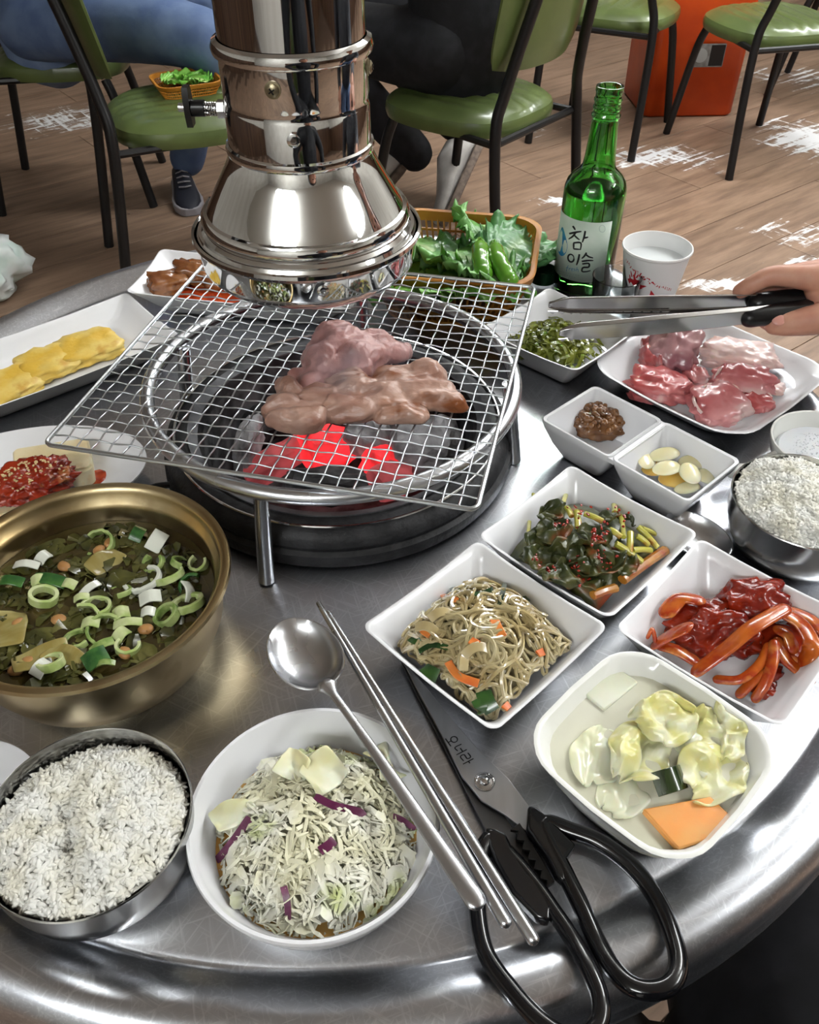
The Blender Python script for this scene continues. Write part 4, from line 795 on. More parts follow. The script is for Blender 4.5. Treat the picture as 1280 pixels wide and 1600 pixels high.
# ------------------------------------------------------------------ spoons, chopsticks, scissors
def spoon(name, P0, P1, P2, label, tilt=0.):
    """P0 middle of the spoon bowl, P1 neck, P2 handle end"""
    d = (P2 - P0); ln = d.length; x = d.normalized(); y = Vector((0, 0, 1)).cross(x).normalized(); z = x.cross(y)
    L2W = Matrix((( x.x, y.x, z.x, P0.x), (x.y, y.y, z.y, P0.y), (x.z, y.z, z.z, P0.z), (0, 0, 0, 1)))
    a, b = .0285, .0215; n = 40; mb = MB(); rings = []
    for s, zz in ((1, .0006), (1.02, 0), (1, -.0006), (.85, -.0048), (.55, -.0088), (.2, -.0102), (.02, -.0104)): rings.append([(a * s * cos(2 * pi * k / n) * (1 - .06 * cos(2 * pi * k / n)), b * s * sin(2 * pi * k / n), zz) for k in range(n)])
    inner = [[(p[0], p[1], p[2] + .0009) for p in q] for q in rings[3:]]
    mb.add(loft(list(reversed(rings)) + [[(p[0] * .965, p[1] * .965, .0005) for p in rings[0]]] + inner))
    hd = [(a * .93, 0, -.0010), (a + .012, 0, .0008), (a + .04, 0, .0020), (ln * .6, 0, .0016), (ln * .85, 0, .0004), (ln, 0, 0)]
    P = catmull(hd, 6); m = len(P); W = []
    for i in range(m):
        s = i / (m - 1); W.append(.0026 + .0038 * max(0, .12 - s) / .12 + .0029 * max(0, (s - .35) / .65))
    mb.add(tube(P, W, 12, flat=.42, up=(0, 0, 1), rounded=True))
    o = mb.build(name, M_SPOON, None, angle=50); o.matrix_world = L2W; return tag(o, label, 'spoon')
M_SPOON = mat('spoon_steel', S(192, 194, 198), .26, 1., c2=S(208, 210, 214), ns=30, rvar=.14)
spoon('spoon', at(478, 1022, .056), None, at(742, 1405, .050), 'stainless steel spoon lying across the salad bowl')
spoon('spoon', at(1093, 838, .0125), None, at(1290, 995, .007), 'stainless steel spoon under the right edge rice bowl')
for A, B, lab in [((498, 943), (789, 1440), 'steel chopstick nearest the spoon handle'), ((513, 957), (832, 1466), 'steel chopstick nearest the scissors')]:
    a, b = at(*A, .050), at(*B, .0475); P = [a.lerp(b, i / 8) - a for i in range(9)]
    o = MB().add(tube(P, [.0017, .002, .0022, .0024, .0026, .0029, .0031, .0033, .0034], 10, flat=.9, rounded=True)).build('chopstick', M_SPOON, None, loc=a); tag(o, lab, 'chopstick', 'pair of steel chopsticks')

SCI = at(757, 1225, .006)
t = empty('kitchen_scissors', SCI, 0, 'kitchen scissors with black plastic handles beside the pickle bowl', 'scissors')
def pxpoly(pts, h): return [(p.x - SCI.x, p.y - SCI.y) for p in (at(x, y, h) for x, y in pts)]
def plate(name, pts, h, th, m, bevel=.0004, parent=None):
    q = pxpoly(pts, h)
    ar = sum(q[i][0] * q[i - 1][1] - q[i - 1][0] * q[i][1] for i in range(len(q)))
    if ar > 0: q = q[::-1]
    return MB().add(prism(q, th)).build(name, m, parent or t, loc=(0, 0, T + h - SCI.z), bevel=bevel, angle=30)
M_BLADE = mat('blade_steel', S(196, 198, 202), .34, 1., c2=S(168, 170, 172), ns=40, stretch=(1, .1, 1), rvar=.15)
plate('blade', [(628, 1030), (664, 1072), (704, 1122), (746, 1170), (795, 1218), (836, 1272), (850, 1330), (822, 1300), (790, 1275), (752, 1252), (722, 1215), (690, 1150), (655, 1085)], .0075, .0018, M_BLADE)
plate('blade', [(626, 1034), (650, 1085), (684, 1150), (716, 1212), (738, 1258), (770, 1320), (840, 1400), (858, 1385), (822, 1325), (786, 1272), (755, 1235), (725, 1190), (690, 1130), (655, 1070)], .0045, .0018, mat('dark_blade', S(92, 93, 95), .4, 1.))
serr = [(800 + 55 * k / 12, 1295 + 92 * k / 12) for k in range(13)]
plate('nut_cracker', [(x + (5 if k % 2 else -3), y + (-3 if k % 2 else 3)) for k, (x, y) in enumerate(serr)] + [(x + 12, y - 8) for x, y in reversed(serr)], .0095, .003, M_BLACK)
o = MB().add(lathe([(.0058, 0), (.0062, .0006), (.0056, .0010), (.0048, .0010), (.0046, .0006), (.0030, .0008), (.0028, .0022), (.0018, .0030), (.0004, .0033)], 40)).build('rivet', M_STEEL, t, loc=(0, 0, T + .0084 - SCI.z))
for k in range(28): pass
rd = MB()
for k in range(30): rd.add(box(.0010, .00035, .0004, (.0053, 0, .0011)), rot('Z', 2 * pi * k / 30))
rd.build('knurled_ring', M_STEEL, o, smooth=False)
M_HAND = mat('glossy_black_handle', S(14, 14, 17), .16, coat=.5)
plate('handle_shoulder', [(757, 1297), (772, 1299), (790, 1307), (803, 1335), (825, 1368), (852, 1400), (862, 1420), (858, 1445), (838, 1440), (800, 1400), (772, 1350), (762, 1325)], .010, .009, M_HAND, .002)
plate('handle_shoulder', [(824, 1263), (838, 1266), (865, 1290), (885, 1310), (900, 1325), (885, 1345), (882, 1385), (868, 1372), (852, 1340), (822, 1300)], .012, .009, M_HAND, .002)
def loop(name, pts, h, rad_):
    P = [at(x, y, hh) - SCI for (x, y), hh in zip(pts, h)]; P = catmull(P, 6, closed=True)
    MB().add(tube(P, rad_, 10, closed=True)).build(name, M_HAND, t)
loop('finger_loop', [(762, 1312), (748, 1370), (747, 1425), (760, 1490), (800, 1548), (850, 1600), (900, 1625), (934, 1600), (938, 1560), (922, 1518), (896, 1470), (868, 1428), (838, 1385), (795, 1335)], [.010, .010, .010, .011, .014, .018, .020, .020, .020, .018, .013, .011, .010, .010], .0047)
loop('finger_loop', [(850, 1290), (895, 1300), (940, 1318), (985, 1352), (1020, 1395), (1045, 1445), (1060, 1500), (1050, 1535), (1020, 1548), (985, 1540), (955, 1510), (930, 1465), (908, 1415), (885, 1368)], [.012, .012, .012, .012, .012, .014, .018, .020, .020, .019, .016, .012, .012, .012], .0050)
# engraved lettering on the blade
def stroke2(mb, pts, wd, fn, n=4, taper=.6):
    """brush stroke through 2-D points; fn maps (x, y) to a 3-D point"""
    C = catmull([(x, y, 0) for x, y in pts], n) if len(pts) > 2 else [Vector((*pts[0], 0)).lerp(Vector((*pts[1], 0)), k / 4) for k in range(5)]
    L_, R_ = [], []
    for i, p in enumerate(C):
        d = (C[min(i + 1, len(C) - 1)] - C[max(i - 1, 0)]); d = d.normalized() if d.length else Vector((1, 0, 0)); q = Vector((-d.y, d.x, 0)); s = i / (len(C) - 1); ww = wd * (1 - taper * abs(2 * s - .7) ** 2 * .5) / 2
        L_.append(fn(*(p + q * ww).xy)); R_.append(fn(*(p - q * ww).xy))
    v = [tuple(a) for a in L_] + [tuple(a) for a in R_]; n = len(L_); mb.add((v, [(i, i + 1, n + i + 1, n + i) for i in range(n - 1)]))
def ring2(cx, cy, rx, ry, a0=0., n=14): return [(cx + rx * cos(a0 + 2 * pi * k / n), cy + ry * sin(a0 + 2 * pi * k / n)) for k in range(n + 1)]
ENG = [ring2(5, 4.2, 3.2, 2.6), [(5, 6.8), (5, 9.2)], [(0, 9.6), (10, 9.6)],
       [(13, 1.5), (13, 7.5), (17.5, 7.2)], [(16, 4.2), (20, 4.2)], [(20.5, .5), (20.5, 10)],
       [(24, 1.5), (29, 1.5), (29, 4.6), (24, 4.8), (24, 8.2), (29.5, 8.0)], [(32, .5), (32, 10)], [(32, 5), (34.5, 5)]]
ux, uy = Vector((.58, -.81)), Vector((-.81, -.58))
p0 = at(704, 1150, .0086); mb = MB()
e1 = (at(734, 1192, .0086) - p0); e1 = e1 / 34.; e2 = Vector((e1.y, -e1.x, 0)) * 1.25
for s_ in ENG: stroke2(mb, s_, 1.1, lambda x, y: p0 + e1 * x + e2 * (y - 5) - SCI, taper=.2)
mb.build('engraved_lettering', mat('engraving_dark', S(40, 40, 42), .6), t, smooth=False)

# ------------------------------------------------------------------ green bottle
BC = Vector((.1938, .896, T + .0004))
t = empty('soju_bottle', BC, 0, 'green glass liquor bottle with white label standing by the paper cup', 'bottle')
M_GLASS = mat('green_glass', (.30, .86, .26, 1), .02, trans=1., ior=1.5)
prof = [(.004, .006), (.024, .0025), (.029, .0005), (.0315, .002), (.0325, .006), (.0325, .110), (.0320, .117), (.0300, .1235), (.0250, .1300), (.0195, .1350), (.0168, .1395), (.0156, .147), (.0142, .165), (.0132, .183), (.0132, .1855), (.0145, .187), (.0145, .189), (.0130, .1905), (.0130, .193), (.0139, .1945), (.0139, .196), (.0130, .1975), (.0130, .2), (.0138, .2015), (.0138, .203), (.0128, .2045), (.0128, .2085), (.0136, .2105), (.0134, .2145), (.0122, .215), (.0108, .2145), (.0105, .205), (.0108, .186), (.0122, .165), (.0136, .147), (.0150, .1385), (.0180, .1325), (.0235, .1275), (.0280, .1215), (.0300, .114), (.0303, .108), (.0303, .010), (.0285, .007), (.020, .0085), (.004, .011)]
MB().add(lathe(prof, 72)).build('glass', M_GLASS, t, angle=60)
MB().add(lathe([(.004, .0114), (.020, .009), (.0284, .0075), (.0302, .0105), (.0302, .1075), (.0297, .113), (.0005, .1131)], 56)).build('liquor', mat('clear_liquor', (.80, .98, .78, 1), 0., trans=1., ior=1.33), t, angle=60)
bd = Vector((-BC.x, -BC.y, 0)).normalized(); br = Vector((-bd.y, bd.x, 0))
def onb(phi, z, rr_=.0327): return bd * (rr_ * cos(phi)) + br * (rr_ * sin(phi)) + Vector((0, 0, z))
def zb(X, Y):
    cx = 386 - .119 * (Y - 740); s = max(-.97, min(.97, (X - cx) / 212)); ph = math.asin(s); z = (1478 - Y) / 1374 * .215 + .0125 * cos(ph); return onb(ph, z, .03285)
lab = MB().add(sheet(30, 2, lambda u, v: onb(rad(-84 + 126 * u), .025 + .067 * v)))
lo_ = lab.build('paper_label', mat('label_paper', S(206, 224, 208), .5, c2=S(222, 234, 222), ns=30), t, solid=.0002, angle=0)
mb = MB()
for s_, wd in [([(240, 1006), (250, 1018), (258, 1032)], 11), ([(216, 1062), (262, 1046), (300, 1036)], 11), ([(262, 1048), (240, 1078), (212, 1100)], 10), ([(252, 1068), (270, 1084), (288, 1096)], 10), ([(325, 1030), (318, 1072), (306, 1112)], 11), ([(318, 1080), (346, 1070)], 10),
            ([(248, 1122), (248, 1166)], 10), ([(246, 1122), (296, 1116), (294, 1166)], 10), ([(248, 1164), (296, 1162)], 9), (ring2(230, 1232, 21, 27), 10), ([(288, 1196), (280, 1240), (268, 1278)], 11),
            ([(336, 1180), (322, 1206), (304, 1226)], 10), ([(330, 1192), (352, 1208), (382, 1214)], 10), ([(304, 1246), (344, 1236), (384, 1232)], 10), ([(308, 1264), (352, 1256), (352, 1282), (314, 1290), (308, 1318), (340, 1316), (366, 1306)], 10)]:
    stroke2(mb, s_, wd * 1.25, zb)
mb.build('brush_lettering', mat('label_ink', S(24, 26, 28), .6), lo_, smooth=False)
mb = MB()
for s_ in [[(214, 1288), (206, 1296), (198, 1334)], [(196, 1306), (214, 1304)], [(220, 1304), (216, 1322)], [(219, 1310), (232, 1304)], [(234, 1314), (246, 1310), (242, 1303), (234, 1310), (234, 1322), (248, 1320)], [(262, 1304), (253, 1308), (260, 1316), (250, 1322)], [(274, 1290), (266, 1324)], [(269, 1312), (280, 1306), (280, 1326)]]: stroke2(mb, s_, 3.6, zb, taper=.1)
mb.build('script_lettering', mat('label_blue_ink', S(84, 150, 180), .6), lo_, smooth=False)
dr = [(168, 1022), (190, 1080), (204, 1140), (198, 1190), (178, 1222), (156, 1226), (138, 1200), (134, 1150), (146, 1085)]
C = catmull([(x, y, 0) for x, y in dr], 4, closed=True); v = [zb(168, 1150)] + [zb(p.x, p.y) for p in C]
MB().add(([tuple(a) for a in v], [(0, i + 1, (i + 1) % len(C) + 1) for i in range(len(C))])).build('water_drop_mark', mat('label_drop_blue', S(70, 170, 200), .45, c2=S(40, 130, 190), ns=60), lo_, smooth=False)
mb = MB()
for k in range(3):
    for j in range(9 - 2 * k): stroke2(mb, [(140 + 17 * j + 8 * k, 1338 + 20 * k + j * 1.5), (152 + 17 * j + 8 * k, 1339 + 20 * k + j * 1.5)], 3, zb, taper=0)
stroke2(mb, ring2(437, 1006, 20, 24), 2, zb, taper=0)
mb.build('small_print', mat('label_grey_ink', S(150, 176, 172), .6), lo_, smooth=False)

# bottle cap on its saucer
c = MB().add(lathe([(.0005, .0012), (.0125, .0012), (.0128, .0135), (.0138, .0145), (.0142, .0145), (.0142, .0005), (.0138, 0), (.0005, 0)], 40)).build('bottle_cap', mat('cap_dark_green', S(16, 56, 36), .3, .6, c2=S(30, 80, 50), ns=50), None, loc=at(848, 438, .010)); tag(c, 'dark green metal screw cap beside the basket', 'bottle cap')
MB().add(lathe([(.0005, .0013), (.0122, .0013), (.0122, .0020), (.0005, .0020)], 32)).build('cap_liner', mat('cap_liner', S(176, 172, 120), .5), c)

# ------------------------------------------------------------------ paper cup and shot glass
CC = Vector((.2555, .845, T + .0004))
t = empty('paper_cup', CC, 0, 'white paper cup with red printing beside the green bottle', 'cup')
M_PAPER = mat('paper_cup_white', S(242, 242, 240), .55)
MB().add(lathe([(.0235, 0), (.0240, .0), (.0345, .072), (.0352, .0726), (.0362, .0740), (.0358, .0758), (.0346, .0758), (.0340, .0742), (.0334, .0715), (.0236, .0040), (.0005, .0040), (.0005, .0030), (.0235, .0030)], 64, wrap=True)).build('cup_wall', M_PAPER, t)
MB().add(lathe([(.0240, .0050), (.0318, .060), (.0005, .0602)], 48)).build('water', mat('milky_water', S(236, 240, 240), .05, coat=.4), t)
cd = Vector((-CC.x, -CC.y, 0)).normalized(); cr = Vector((-cd.y, cd.x, 0))
def onc(x, z): ph = x / .030; rr_ = .0241 + (.0345 - .0241) * z / .072 + .00022; return cd * (rr_ * cos(ph)) + cr * (rr_ * sin(ph)) + Vector((0, 0, z))
mb = MB(); r = random.Random(81)
for k in range(21):
    ph = rad(-58 + 5.2 * k) * .030; z0 = .0645 - .00125 * k; big = 1.5 if 6 < k < 13 else 1.
    for q in range(3):
        x0, z1 = ph + .03 * rad(r.uniform(-1.8, 1.8)), z0 + r.uniform(-.0012, .0012) * big; stroke2(mb, [(x0, z1), (x0 + .03 * rad(r.uniform(-2.6, 2.6)), z1 + r.uniform(-.0016, .0016) * big)], .0008 * big, onc, taper=0)
for ph0, z0, w_, h_ in ((-30, .047, 16, .010), (-20, .043, 20, .009), (-42, .046, 10, .008)):
    C = [(.03 * rad(ph0) + .03 * rad(w_) * (.5 + .28 * sin(4 * a)) * cos(a), z0 + h_ * (.5 + .25 * cos(3 * a)) * sin(a)) for a in [2 * pi * k / 20 for k in range(20)]]; v = [onc(.03 * rad(ph0), z0)] + [onc(*q) for q in C]
    mb.add(([tuple(a) for a in v], [(0, i + 1, (i + 1) % 20 + 1) for i in range(20)]))
for a, b in (((-33, .051), (-30, .059)), ((-38, .050), (-42, .056)), ((-28, .051), (-24, .056))): stroke2(mb, [(.03 * rad(a[0]), a[1]), (.03 * rad(b[0]), b[1])], .0016, onc)
v = [onc(.03 * rad(3), .033), onc(.03 * rad(14), .035), onc(.03 * rad(4), .041)]; mb.add(([tuple(a) for a in v], [(0, 1, 2)]))
mb.build('red_print', mat('cup_red_ink', S(196, 40, 48), .6), t, smooth=False)
M_CLEAR = mat('clear_glass', (.93, .97, .95, 1), .0, trans=1., ior=1.45)
sg = at(965, 431, .056); sg.z = T + .0004
tag(MB().add(lathe([(.0005, 0), (.0185, 0), (.0195, .0015), (.0250, .054), (.0254, .0555), (.0246, .056), (.0238, .0545), (.0182, .010), (.015, .008), (.0005, .008)], 56)).build('shot_glass', M_CLEAR, None, loc=sg, angle=50), 'small clear shot glass in front of the green bottle', 'glass')

# ------------------------------------------------------------------ baskets with lettuce
M_BASK = mat('orange_basket_plastic', S(196, 132, 44), .45, c2=S(184, 116, 36), ns=20)
def basket(loc, rz, hx, hy, h, label, scale=1.):
    t = empty('basket', loc, rz, label, 'basket')
    MB().add(loft([rrect(hx - .001, hy - .001, .035, h - .012, 8), rrect(hx + .001, hy + .001, .036, h - .010, 8), rrect(hx + .003, hy + .003, .037, h - .001, 8), rrect(hx + .001, hy + .001, .036, h, 8), rrect(hx - .003, hy - .003, .034, h - .001, 8), rrect(hx - .004, hy - .004, .034, h - .012, 8)], wrap=True)).build('rim', M_BASK, t)
    b = .80; mb = MB().add(loft([rrect(hx * b, hy * b, .028, 0, 8), rrect(hx * b, hy * b, .028, .003, 8)]))
    for lev in (.25, .5, .75):
        q = b + (1 - b) * lev; mb.add(loft([rrect(hx * q - .003 + dx, hy * q - .003 + dx, .03, (h - .010) * lev + dz, 8) for dx, dz in ((0, 0), (.0025, 0), (.0025, .0025), (0, .0025))], wrap=True))
    A = rrect(hx * b - .002, hy * b - .002, .028, .001, 14); B = rrect(hx - .003, hy - .003, .035, h - .010, 14)
    def resamp(R, n):
        R = [Vector(p) for p in R] + [Vector(R[0])]; ds = [0]
        for i in range(1, len(R)): ds.append(ds[-1] + (R[i] - R[i - 1]).length)
        out = []; j = 0
        for k in range(n):
            s = ds[-1] * k / n
            while ds[j + 1] < s: j += 1
            out.append(R[j].lerp(R[j + 1], (s - ds[j]) / max(1e-9, ds[j + 1] - ds[j])))
        return out
    for p, q in zip(resamp(A, 84), resamp(B, 84)): mb.add(tube([p, p.lerp(q, .5), q], .0013, 5))
    mb.build('lattice_wall', M_BASK, t); return t
def leaf_mat(name, g1, g2, rib):
    m = mat(name, g1, .36, c2=g2, ns=24, lo=.36, hi=.66, bump=.5, bs=70, bd=.003, coat=.15); nt = m.node_tree; N = nt.nodes; L = nt.links; P = N['Principled BSDF']
    src = P.inputs['Base Color'].links[0].from_socket; tc = N.new('ShaderNodeTexCoord'); sp = N.new('ShaderNodeSeparateXYZ'); L.new(tc.outputs['Object'], sp.inputs[0])
    ab = N.new('ShaderNodeMath'); ab.operation = 'ABSOLUTE'; L.new(sp.outputs['Y'], ab.inputs[0])
    ra = N.new('ShaderNodeMapRange'); ra.inputs['From Min'].default_value = .001; ra.inputs['From Max'].default_value = .011; ra.inputs['To Min'].default_value = 1; ra.inputs['To Max'].default_value = 0; L.new(ab.outputs[0], ra.inputs['Value'])
    rx = N.new('ShaderNodeMapRange'); rx.inputs['From Min'].default_value = -.05; rx.inputs['From Max'].default_value = .05; rx.inputs['To Min'].default_value = 1; rx.inputs['To Max'].default_value = .15; L.new(sp.outputs['X'], rx.inputs['Value'])
    mu = N.new('ShaderNodeMath'); mu.operation = 'MULTIPLY'; L.new(ra.outputs[0], mu.inputs[0]); L.new(rx.outputs[0], mu.inputs[1])
    mx = N.new('ShaderNodeMix'); mx.data_type = 'RGBA'; L.new(mu.outputs[0], mx.inputs['Factor']); L.new(src, mx.inputs['A']); mx.inputs['B'].default_value = rib; L.new(mx.outputs['Result'], P.inputs['Base Color'])
    return m
M_LET = leaf_mat('lettuce_green', S(88, 156, 70), S(138, 198, 108), S(212, 230, 172)); M_LETB = leaf_mat('lettuce_bright', S(86, 160, 48), S(140, 200, 86), S(206, 226, 150)); M_LETD = leaf_mat('lettuce_dark', S(68, 132, 72), S(116, 176, 112), S(176, 206, 140))
def lettuce(loc, l, wd, ro, m, seed, label, bend=.3):
    def f(u, v):
        s = sin(pi * min(1, u ** .8 * .60 + .10)) ** .7; x = (u - .45) * l; y = (v - .5) * wd * s; e = abs(v - .5) * 2; e2 = max(e, max(0, (u - .7) * 3.3)) ** 4
        w_ = Vector((x * 60, y * 60, seed)); th_ = math.atan2(y, x + l * .5)
        z = -bend * l * (u - .45) ** 2 + e2 * (.006 * sin(th_ * 38 + seed) + .004 * sin(th_ * 71 + seed * 2)) + .0045 * fbm(w_ * .55, 2) + .0030 * (.4 - abs(noise.noise(w_ * 1.9))) + .012 * abs(v - .5)
        return (x + .004 * e2 * cos(th_ * 38 + seed), y + .004 * e2 * sin(th_ * 50 + seed), z)
    return tag(MB().add(sheet(44, 40, f)).build('lettuce_leaf', m, None, loc=loc, rot=ro, solid=.0007, angle=0), label, 'lettuce')
BK = Vector((.050, .884, T + .0004)); basket(BK, rad(-10), .086, .084, .060, 'orange plastic basket of lettuce behind the grill')
for i, (px, py, h, l, wd, ro, m, lab) in enumerate([(690, 400, .044, .13, .11, (.12, .10, 2.5), M_LETD, 'dark ruffled lettuce leaf at the back left of the basket'), (735, 408, .054, .14, .10, (.16, .12, 2.15), M_LET, 'broad lettuce leaf with pale rib in the basket middle'), (800, 392, .046, .10, .085, (.25, -.10, 1.0), M_LETD, 'curled lettuce leaf at the right of the basket'),
        (665, 436, .048, .11, .10, (.0, .12, 2.9), M_LETB, 'bright lettuce leaf at the front left of the basket'), (735, 445, .042, .11, .08, (-.10, .08, .3), M_LETB, 'bright lettuce leaf behind the grate edge'), (765, 370, .044, .10, .09, (.45, 0, 1.6), M_LET, 'upright lettuce leaf against the back of the basket'), (655, 385, .040, .10, .09, (.3, .1, 2.2), M_LET, 'lettuce leaf tucked beside the hood ring')]):
    lettuce(at(px, py, h), l, wd, ro, m, i * 1.7 + 1, lab)
M_PEP = mat('green_chili', S(92, 158, 40), .15, c2=S(120, 180, 60), ns=20, coat=.6, bump=.15, bs=50)
for pts, lab in [([(750, 375, .066), (751, 400, .066), (756, 428, .062)], 'green chili pepper on the left in the basket'), ([(772, 378, .064), (778, 405, .066), (796, 438, .060)], 'green chili pepper on the right in the basket')]:
    P = [at(*p) for p in pts]; c = P[0].copy(); C = catmull([p - c for p in P], 8); n = len(C)
    o = MB().add(tube(C, [.0035 + .0060 * min(1, (i / n) * 3.2) * (1 + .06 * sin(i * 1.6)) for i in range(n)], 16, rounded=True)).build('chili_pepper', M_PEP, None, loc=c); tag(o, lab, 'chili pepper')
    MB().add(tube([C[-1] - (C[-1] - C[-3]) * .2, C[-1] + (C[-1] - C[-3]).normalized() * .0075], [.006, .0048], 12)).build('cut_stem', mat('chili_stem', S(168, 200, 96), .4), o)

# ------------------------------------------------------------------ tongs and the hand holding them
TG = at(1270, 473, .092)
t = empty('tongs', TG, 0, 'steel serving tongs with black grips held over the raw meat', 'tongs')
def arm(tip, mid, end, side):
    P = catmull([at(*tip) - TG, at(*mid) - TG, at(*end) - TG], 12); n = len(P); rings = []
    for i, p in enumerate(P):
        s = i / (n - 1); hgt = (.0070 + .0022 * (1 - abs(2 * s - .9))) * min(1, .35 + s * 6); dp = .0042 * (1 if s > .08 else .6); y = Vector((0, side, 0)); z = Vector((0, 0, 1))
        rings.append([tuple(p + z * hgt - y * .0), tuple(p + z * hgt * .8 - y * dp), tuple(p - z * hgt * .8 - y * dp), tuple(p - z * hgt), tuple(p - z * (hgt - .001) + y * .0012), tuple(p - z * hgt * .7 - y * (dp - .0014)), tuple(p + z * hgt * .7 - y * (dp - .0014)), tuple(p + z * (hgt - .001) + y * .0012)])
    a = MB().add(loft(rings)).build('arm', mat('tong_steel', S(170, 168, 168), .16, 1.), t, bevel=.0004, angle=30)
    mb = MB()
    for k in range(13):
        p = P[0].lerp(P[min(12, n - 1)], k / 13); q = P[0].lerp(P[min(12, n - 1)], (k + 1) / 13); b = .0062; mb.add(([tuple(p - Vector((0, 0, b))), tuple(q - Vector((0, 0, b))), tuple((p + q) / 2 - Vector((0, 0, b + .0028))), tuple(p - Vector((0, side * .0012, b))), tuple(q - Vector((0, side * .0012, b))), tuple((p + q) / 2 - Vector((0, side * .0012, b + .0028)))], [(0, 1, 2), (5, 4, 3), (0, 3, 4, 1), (1, 4, 5, 2), (2, 5, 3, 0)]))
    mb.build('gripping_teeth', MATS['tong_steel'], a, smooth=False)
arm((858, 477, .092), (1050, 476, .094), (1330, 468, .096), -1); arm((874, 519, .090), (1050, 505, .092), (1330, 474, .095), 1)
MB().add(tube([at(1186, 474, .0945) - TG, at(1230, 470, .096) - TG, at(1335, 466, .0965) - TG], [.0098, .0105, .0105], 14, flat=.95, rounded=True)).build('grip', M_BLACK, t)
MB().add(tube([at(1172, 497, .092) - TG, at(1210, 491, .093) - TG, at(1335, 474, .095) - TG], [.0085, .0095, .0100], 14, flat=.95, rounded=True)).build('grip', M_BLACK, t)

# ------------------------------------------------------------------ green chairs
M_VINYL = mat('green_vinyl', S(86, 100, 56), .28, c2=S(96, 110, 62), ns=10, coat=.25, bump=.1, bs=90)
M_VINYLD = MATS['green_vinyl']
def make_chair():
    t = empty('dining_chair')
    def seat(u, v):
        a = v * 2 * pi; c, s = cos(a), sin(a); k = (abs(c) ** 3.2 + abs(s) ** 3.2) ** (-1 / 3.2); x, y = .205 * u * k * c, .205 * u * k * s
        puff = .022 * (1 - u ** 6) + .0085 * abs(sin((x / .205) * pi * 4.5)) ** .5 * (1 - u ** 8); return (x * (1 - .10 * (y < 0) * abs(y) / .2), y, .435 + puff)
    V, F = sheet(22, 73, seat); V2, F2 = sheet(8, 73, lambda u, v: (lambda p: (p[0] * (1 + .02 * sin(pi * u)), p[1] * (1 + .02 * sin(pi * u)), .435 - .038 * u))(seat(1, v)))
    MB().add((V, F)).add((V2, F2)).add((lambda q: ([(x, y, .397) for x, y, z in q[0]], [f[::-1] for f in q[1]]))(sheet(4, 73, seat))).build('seat', M_VINYL, t, angle=70)
    def back(u, v, off): 
        x = (u - .5) * 2; z = (v - .5) * 2; k = 1 - .10 * abs(z) ** 4; return (.195 * x * k, -.190 - .055 * (z + 1) / 2 * .9 + .040 * (1 - x * x) * -1 + off * (1 - abs(x) ** 6 * .8) * (1 - abs(z) ** 6 * .8), .70 + .14 * z * (1 - .08 * abs(x) ** 4))
    A = sheet(19, 13, lambda u, v: back(u, v, .024)); B = sheet(19, 13, lambda u, v: back(u, v, -.006))
    n = len(A[0]); side = []
    idx = [i * 13 for i in range(19)] + [18 * 13 + j for j in range(1, 13)] + [i * 13 + 12 for i in range(17, -1, -1)] + [j for j in range(11, 0, -1)]
    F = A[1] + [tuple(n + k for k in f[::-1]) for f in B[1]] + [(idx[i], n + idx[i], n + idx[(i + 1) % len(idx)], idx[(i + 1) % len(idx)]) for i in range(len(idx))]
    MB().add((A[0] + B[0], F)).build('backrest', M_VINYL, t, angle=70)
    for s in (-1, 1):
        MB().add(tube(catmull([(s * .205, -.275, .001), (s * .195, -.225, .40), (s * .168, -.232, .54), (s * .115, -.300, .84)], 6), .0145, 10)).build('rear_leg', M_FRAME, t)
        MB().add(tube(catmull([(s * .165, .14, .39), (s * .18, .165, .30), (s * .205, .215, .001)], 5), .0145, 10)).build('front_leg', M_FRAME, t)
        MB().add(tube([(s * .185, -.215, .40), (s * .16, .14, .40)], .010, 8)).build('side_rail', M_FRAME, t)
    MB().add(tube([(-.19, -.215, .40), (.19, -.215, .40)], .010, 8)).build('cross_rail', M_FRAME, t); MB().add(tube([(-.166, .13, .398), (.166, .13, .398)], .009, 8)).build('cross_rail', M_FRAME, t)
    return t
ch0 = make_chair()
for i, (x, y, a, lab) in enumerate([(-.60, 2.46, 22, 'green vinyl chair at left with a small lettuce basket on its seat'), (.17, 2.55, 140, 'green vinyl chair holding the diner in black'), (1.27, 3.40, 104, 'empty pleated green chair right of the orange bin'), (.77, 3.60, 62, 'empty green chair left of the orange bin'), (-1.10, 3.02, 8, 'green chair at far left under the diner in jeans'), (1.85, 4.10, 150, 'green chair in the far right corner behind the pleated one')]):
    c = ch0 if i == 0 else copy_tree(ch0); c.location = (x, y, 0); c.rotation_euler = (0, 0, rad(a - 90)); tag(c, lab, 'chair', 'green vinyl chairs')

# ------------------------------------------------------------------ orange bin
t = empty('waste_bin', (1.14, 3.93, 0), rad(3), 'tall orange plastic bin between the two empty chairs', 'bin')
M_BIN = mat('orange_bin_plastic', S(224, 84, 24), .35, c2=S(206, 70, 18), ns=6)
MB().add(loft([rrect(.180, .165, .03, .0, 5), rrect(.190, .175, .035, .01, 5), rrect(.196, .18, .035, .60, 5), rrect(.210, .195, .04, .605, 5), rrect(.210, .195, .04, .635, 5), rrect(.196, .18, .035, .635, 5), rrect(.186, .17, .03, .02, 5)])).build('body', M_BIN, t, angle=50)
pl_ = MB().add(loft([rrect(.065, .042, .004, 0, 2), rrect(.065, .042, .004, .002, 2)])).build('notice_plate', mat('plate_grey', S(120, 116, 112), .5, c2=S(150, 148, 146), ns=30), t, smooth=False); pl_.matrix_local = Matrix.Translation((.03, -.184, .235)) @ rot('X', pi / 2)
